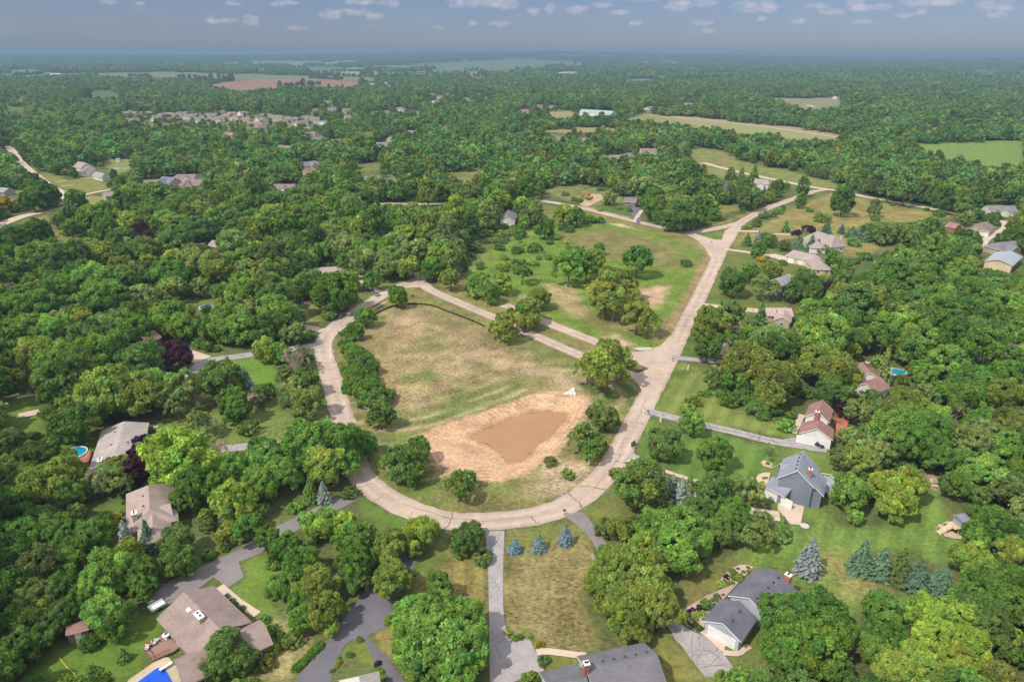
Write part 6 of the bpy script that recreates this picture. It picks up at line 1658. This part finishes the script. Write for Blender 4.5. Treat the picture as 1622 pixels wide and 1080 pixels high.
    gi = nt.nodes.new('NodeGroupInput'); go = nt.nodes.new('NodeGroupOutput'); jn = nt.nodes.new('GeometryNodeJoinGeometry')
    def named(nm, typ):
        n = nt.nodes.new('GeometryNodeInputNamedAttribute'); n.data_type = typ; n.inputs['Name'].default_value = nm
        return [s for s in n.outputs if s.enabled and s.name == 'Attribute'][0]
    ai, ar, asc = named('idx', 'INT'), named('rotz', 'FLOAT'), named('scl', 'FLOAT_VECTOR')
    cx = nt.nodes.new('ShaderNodeCombineXYZ'); nt.links.new(ar, cx.inputs[2])
    for i, m in enumerate(vm):
        so = bpy.data.objects.new('woodland_source', m)
        oi = nt.nodes.new('GeometryNodeObjectInfo'); oi.inputs['Object'].default_value = so
        cmp_ = nt.nodes.new('FunctionNodeCompare'); cmp_.data_type = 'INT'; cmp_.operation = 'EQUAL'
        ii = [s for s in cmp_.inputs if s.type == 'INT']; nt.links.new(ai, ii[0]); ii[1].default_value = i
        ins = nt.nodes.new('GeometryNodeInstanceOnPoints')
        nt.links.new(gi.outputs[0], ins.inputs['Points']); nt.links.new(oi.outputs['Geometry'], ins.inputs['Instance']); nt.links.new(cmp_.outputs[0], ins.inputs['Selection'])
        nt.links.new(cx.outputs[0], ins.inputs['Rotation']); nt.links.new(asc, ins.inputs['Scale'])
        nt.links.new(ins.outputs[0], jn.inputs[0])
    nt.links.new(jn.outputs[0], go.inputs[0])
    md = o.modifiers.new('scatter', 'NODES'); md.node_group = nt
    print('trees', len(TREES), 'things', len(dec), len(shr), len(spr), len(dead), 'instances', len(A))

# ------------------------------------------------------------------ light, sky, air
def build_light():
    sun_el, sd = R(52), np.array((.80, .60))          # shadows fall towards sd
    sun = bpy.data.lights.new('sun', 'SUN'); sun.energy = 3.3; sun.angle = R(.55); sun.color = (1, .93, .83)
    o = bpy.data.objects.new('sun', sun); C.objects.link(o)
    d = Vector((sd[0] * math.cos(sun_el), sd[1] * math.cos(sun_el), -math.sin(sun_el)))
    o.rotation_euler = d.to_track_quat('-Z', 'Y').to_euler()
    w = bpy.data.worlds.new('World'); SC.world = w; w.use_nodes = True; nt = w.node_tree
    bg = nt.nodes['Background']; sky = nt.nodes.new('ShaderNodeTexSky'); sky.sky_type = 'NISHITA'; sky.sun_disc = False
    sky.sun_elevation = sun_el; sky.sun_rotation = math.atan2(-sd[0], -sd[1]); sky.altitude = 300; sky.air_density = 1.0; sky.dust_density = .5; sky.ozone_density = 1.2
    tc = nt.nodes.new('ShaderNodeTexCoord'); sp = nt.nodes.new('ShaderNodeSeparateXYZ'); L(nt, tc.outputs['Generated'], sp.inputs[0])
    ymax = mathn(nt, 'MAXIMUM', sp.outputs[1], .02); u = mathn(nt, 'DIVIDE', sp.outputs[0], ymax); v = mathn(nt, 'DIVIDE', sp.outputs[2], ymax)
    cl = '''369,6,10,4 336,33,9,6 361,33,12,4 397,33,11,8 172,4,12,4 222,6,8,3 450,6,20,5 521,23,14,8 562,19,22,5 569,4,22,5 617,5,14,8 595,26,14,5 746,4,32,9 799,5,20,10 749,38,6,4 792,38,14,4 693,44,7,3 582,42,4,2
    845,18,9,6 871,14,7,8 914,16,16,6 954,8,14,5 984,20,15,4 1008,38,9,4 1073,11,17,8 1083,4,8,5 1115,5,19,6 1189,10,24,9 1220,12,12,9 1113,37,14,4 1122,48,10,4 1206,30,7,4 1293,10,17,5 1318,19,16,5 1355,8,12,9 1399,11,12,5 1367,13,18,5
    1266,34,12,5 1366,34,14,4 1434,24,12,4 1460,18,8,5 1465,4,35,7 1503,3,20,6 1561,10,13,9 1591,10,12,10 1578,24,16,4 470,45,14,3 1010,-10,60,10 700,-14,90,10 1350,-14,90,12'''
    tot = None
    for q in cl.split():
        a = list(map(float, q.split(','))); d = ray(a[0], a[1]); d1 = ray(a[0] + a[2], a[1]); d2 = ray(a[0], a[1] + a[3])
        u0, v0 = d[0] / d[1], d[2] / d[1]; ru, rv = abs(d1[0] / d1[1] - u0) * 1.55, abs(d2[2] / d2[1] - v0) * 1.5
        e = mathn(nt, 'ADD', mathn(nt, 'POWER', mathn(nt, 'DIVIDE', mathn(nt, 'SUBTRACT', u, u0), ru), 2), mathn(nt, 'POWER', mathn(nt, 'DIVIDE', mathn(nt, 'SUBTRACT', v, v0), rv), 2))
        e = mathn(nt, 'MAXIMUM', mathn(nt, 'SUBTRACT', 1, e), 0)
        tot = e if tot is None else mathn(nt, 'ADD', tot, e)
    uv = nt.nodes.new('ShaderNodeCombineXYZ'); L(nt, u, uv.inputs[0]); L(nt, mathn(nt, 'MULTIPLY', v, 2.2), uv.inputs[1])
    n1 = noise(nt, uv.outputs[0], 75, 6, .62); n2 = noise(nt, uv.outputs[0], 9, 5, .6)
    den = mathn(nt, 'ADD', mathn(nt, 'MULTIPLY', tot, .75), mathn(nt, 'MULTIPLY', mathn(nt, 'SUBTRACT', n1, .5), 2.2))
    mask = mathn(nt, 'MULTIPLY', ramp(nt, den, .15, 1.1), mathn(nt, 'MINIMUM', mathn(nt, 'MULTIPLY', tot, 3.5), 1))
    wisp = mathn(nt, 'MULTIPLY', mathn(nt, 'MULTIPLY', ramp(nt, n2, .48, .8), ramp(nt, v, .005, .06)), .14)
    mask = mathn(nt, 'MAXIMUM', mathn(nt, 'MULTIPLY', mask, .68), wisp)
    skc = mixc(nt, 1.0, sky.outputs[0], SKYTINT, 'MULTIPLY')
    col = mixc(nt, mask, skc, CLOUDC)
    # unseen bright broken cloud overhead, added to lift the shadows
    n3 = noise(nt, tc.outputs['Generated'], 2.6, 5, .6)
    over = mathn(nt, 'MULTIPLY', ramp(nt, n3, .38, .58), ramp(nt, sp.outputs[2], .10, .32))
    col = mixc(nt, mathn(nt, 'MULTIPLY', over, .85), col, CLOUDFILL)
    L(nt, col, bg.inputs['Color']); bg.inputs['Strength'].default_value = WSTR
    # air
    m = bpy.data.materials.new('haze'); m.use_nodes = True; nt = m.node_tree; nt.nodes.remove(nt.nodes['Principled BSDF'])
    pv = nt.nodes.new('ShaderNodeVolumePrincipled'); pv.inputs['Color'].default_value = (*HAZEC, 1); pv.inputs['Density'].default_value = HAZED; pv.inputs['Anisotropy'].default_value = 0
    L(nt, pv.outputs[0], nt.nodes['Material Output'].inputs['Volume'])
    mb = MB(); mb.box(-62000, -2000, -6, 62000, 60000, 132); h = mb.build('haze', m); tag(h, 'thin blue air haze over the whole landscape', 'haze', kind='stuff')
SKYTINT = (.33, .367, .555); CLOUDC = (4.6, 4.25, 4.7); WSTR = .115; CLOUDFILL = (11.5, 11.4, 11.6); HAZEC = (.29, .46, .62); HAZED = 1.7e-4

def build_camera():
    cam = bpy.data.cameras.new('camera'); cam.sensor_width = 36; cam.lens = FPX / W0 * 36; cam.clip_start = .5; cam.clip_end = 200000
    o = bpy.data.objects.new('camera', cam); C.objects.link(o)
    M = Matrix(((_r[0], _u[0], -_f[0], 0), (_r[1], _u[1], -_f[1], 0), (_r[2], _u[2], -_f[2], CAMH), (0, 0, 0, 1)))
    o.matrix_world = M; SC.camera = o

import time
_t = time.time()
def lap(s):
    print('LAP', s, round(time.time() - _t, 1))
build_camera()
build_roads(); lap('roads')
build_ground(); lap('ground')
build_houses(); lap('houses')
make_library(); lap('library')
hand_trees(); build_things(); lap('things')
build_woods(); lap('woods')
build_light()
SC.view_settings.view_transform = 'Standard'; SC.view_settings.look = 'None'
SC.view_settings.exposure = 0.35; SC.view_settings.gamma = 1
SC.cycles.use_denoising = True
SC.cycles.max_bounces = 4; SC.cycles.diffuse_bounces = 2; SC.cycles.glossy_bounces = 2; SC.cycles.transmission_bounces = 3; SC.cycles.volume_bounces = 0
SC.cycles.use_adaptive_sampling = True; SC.cycles.adaptive_threshold = .03
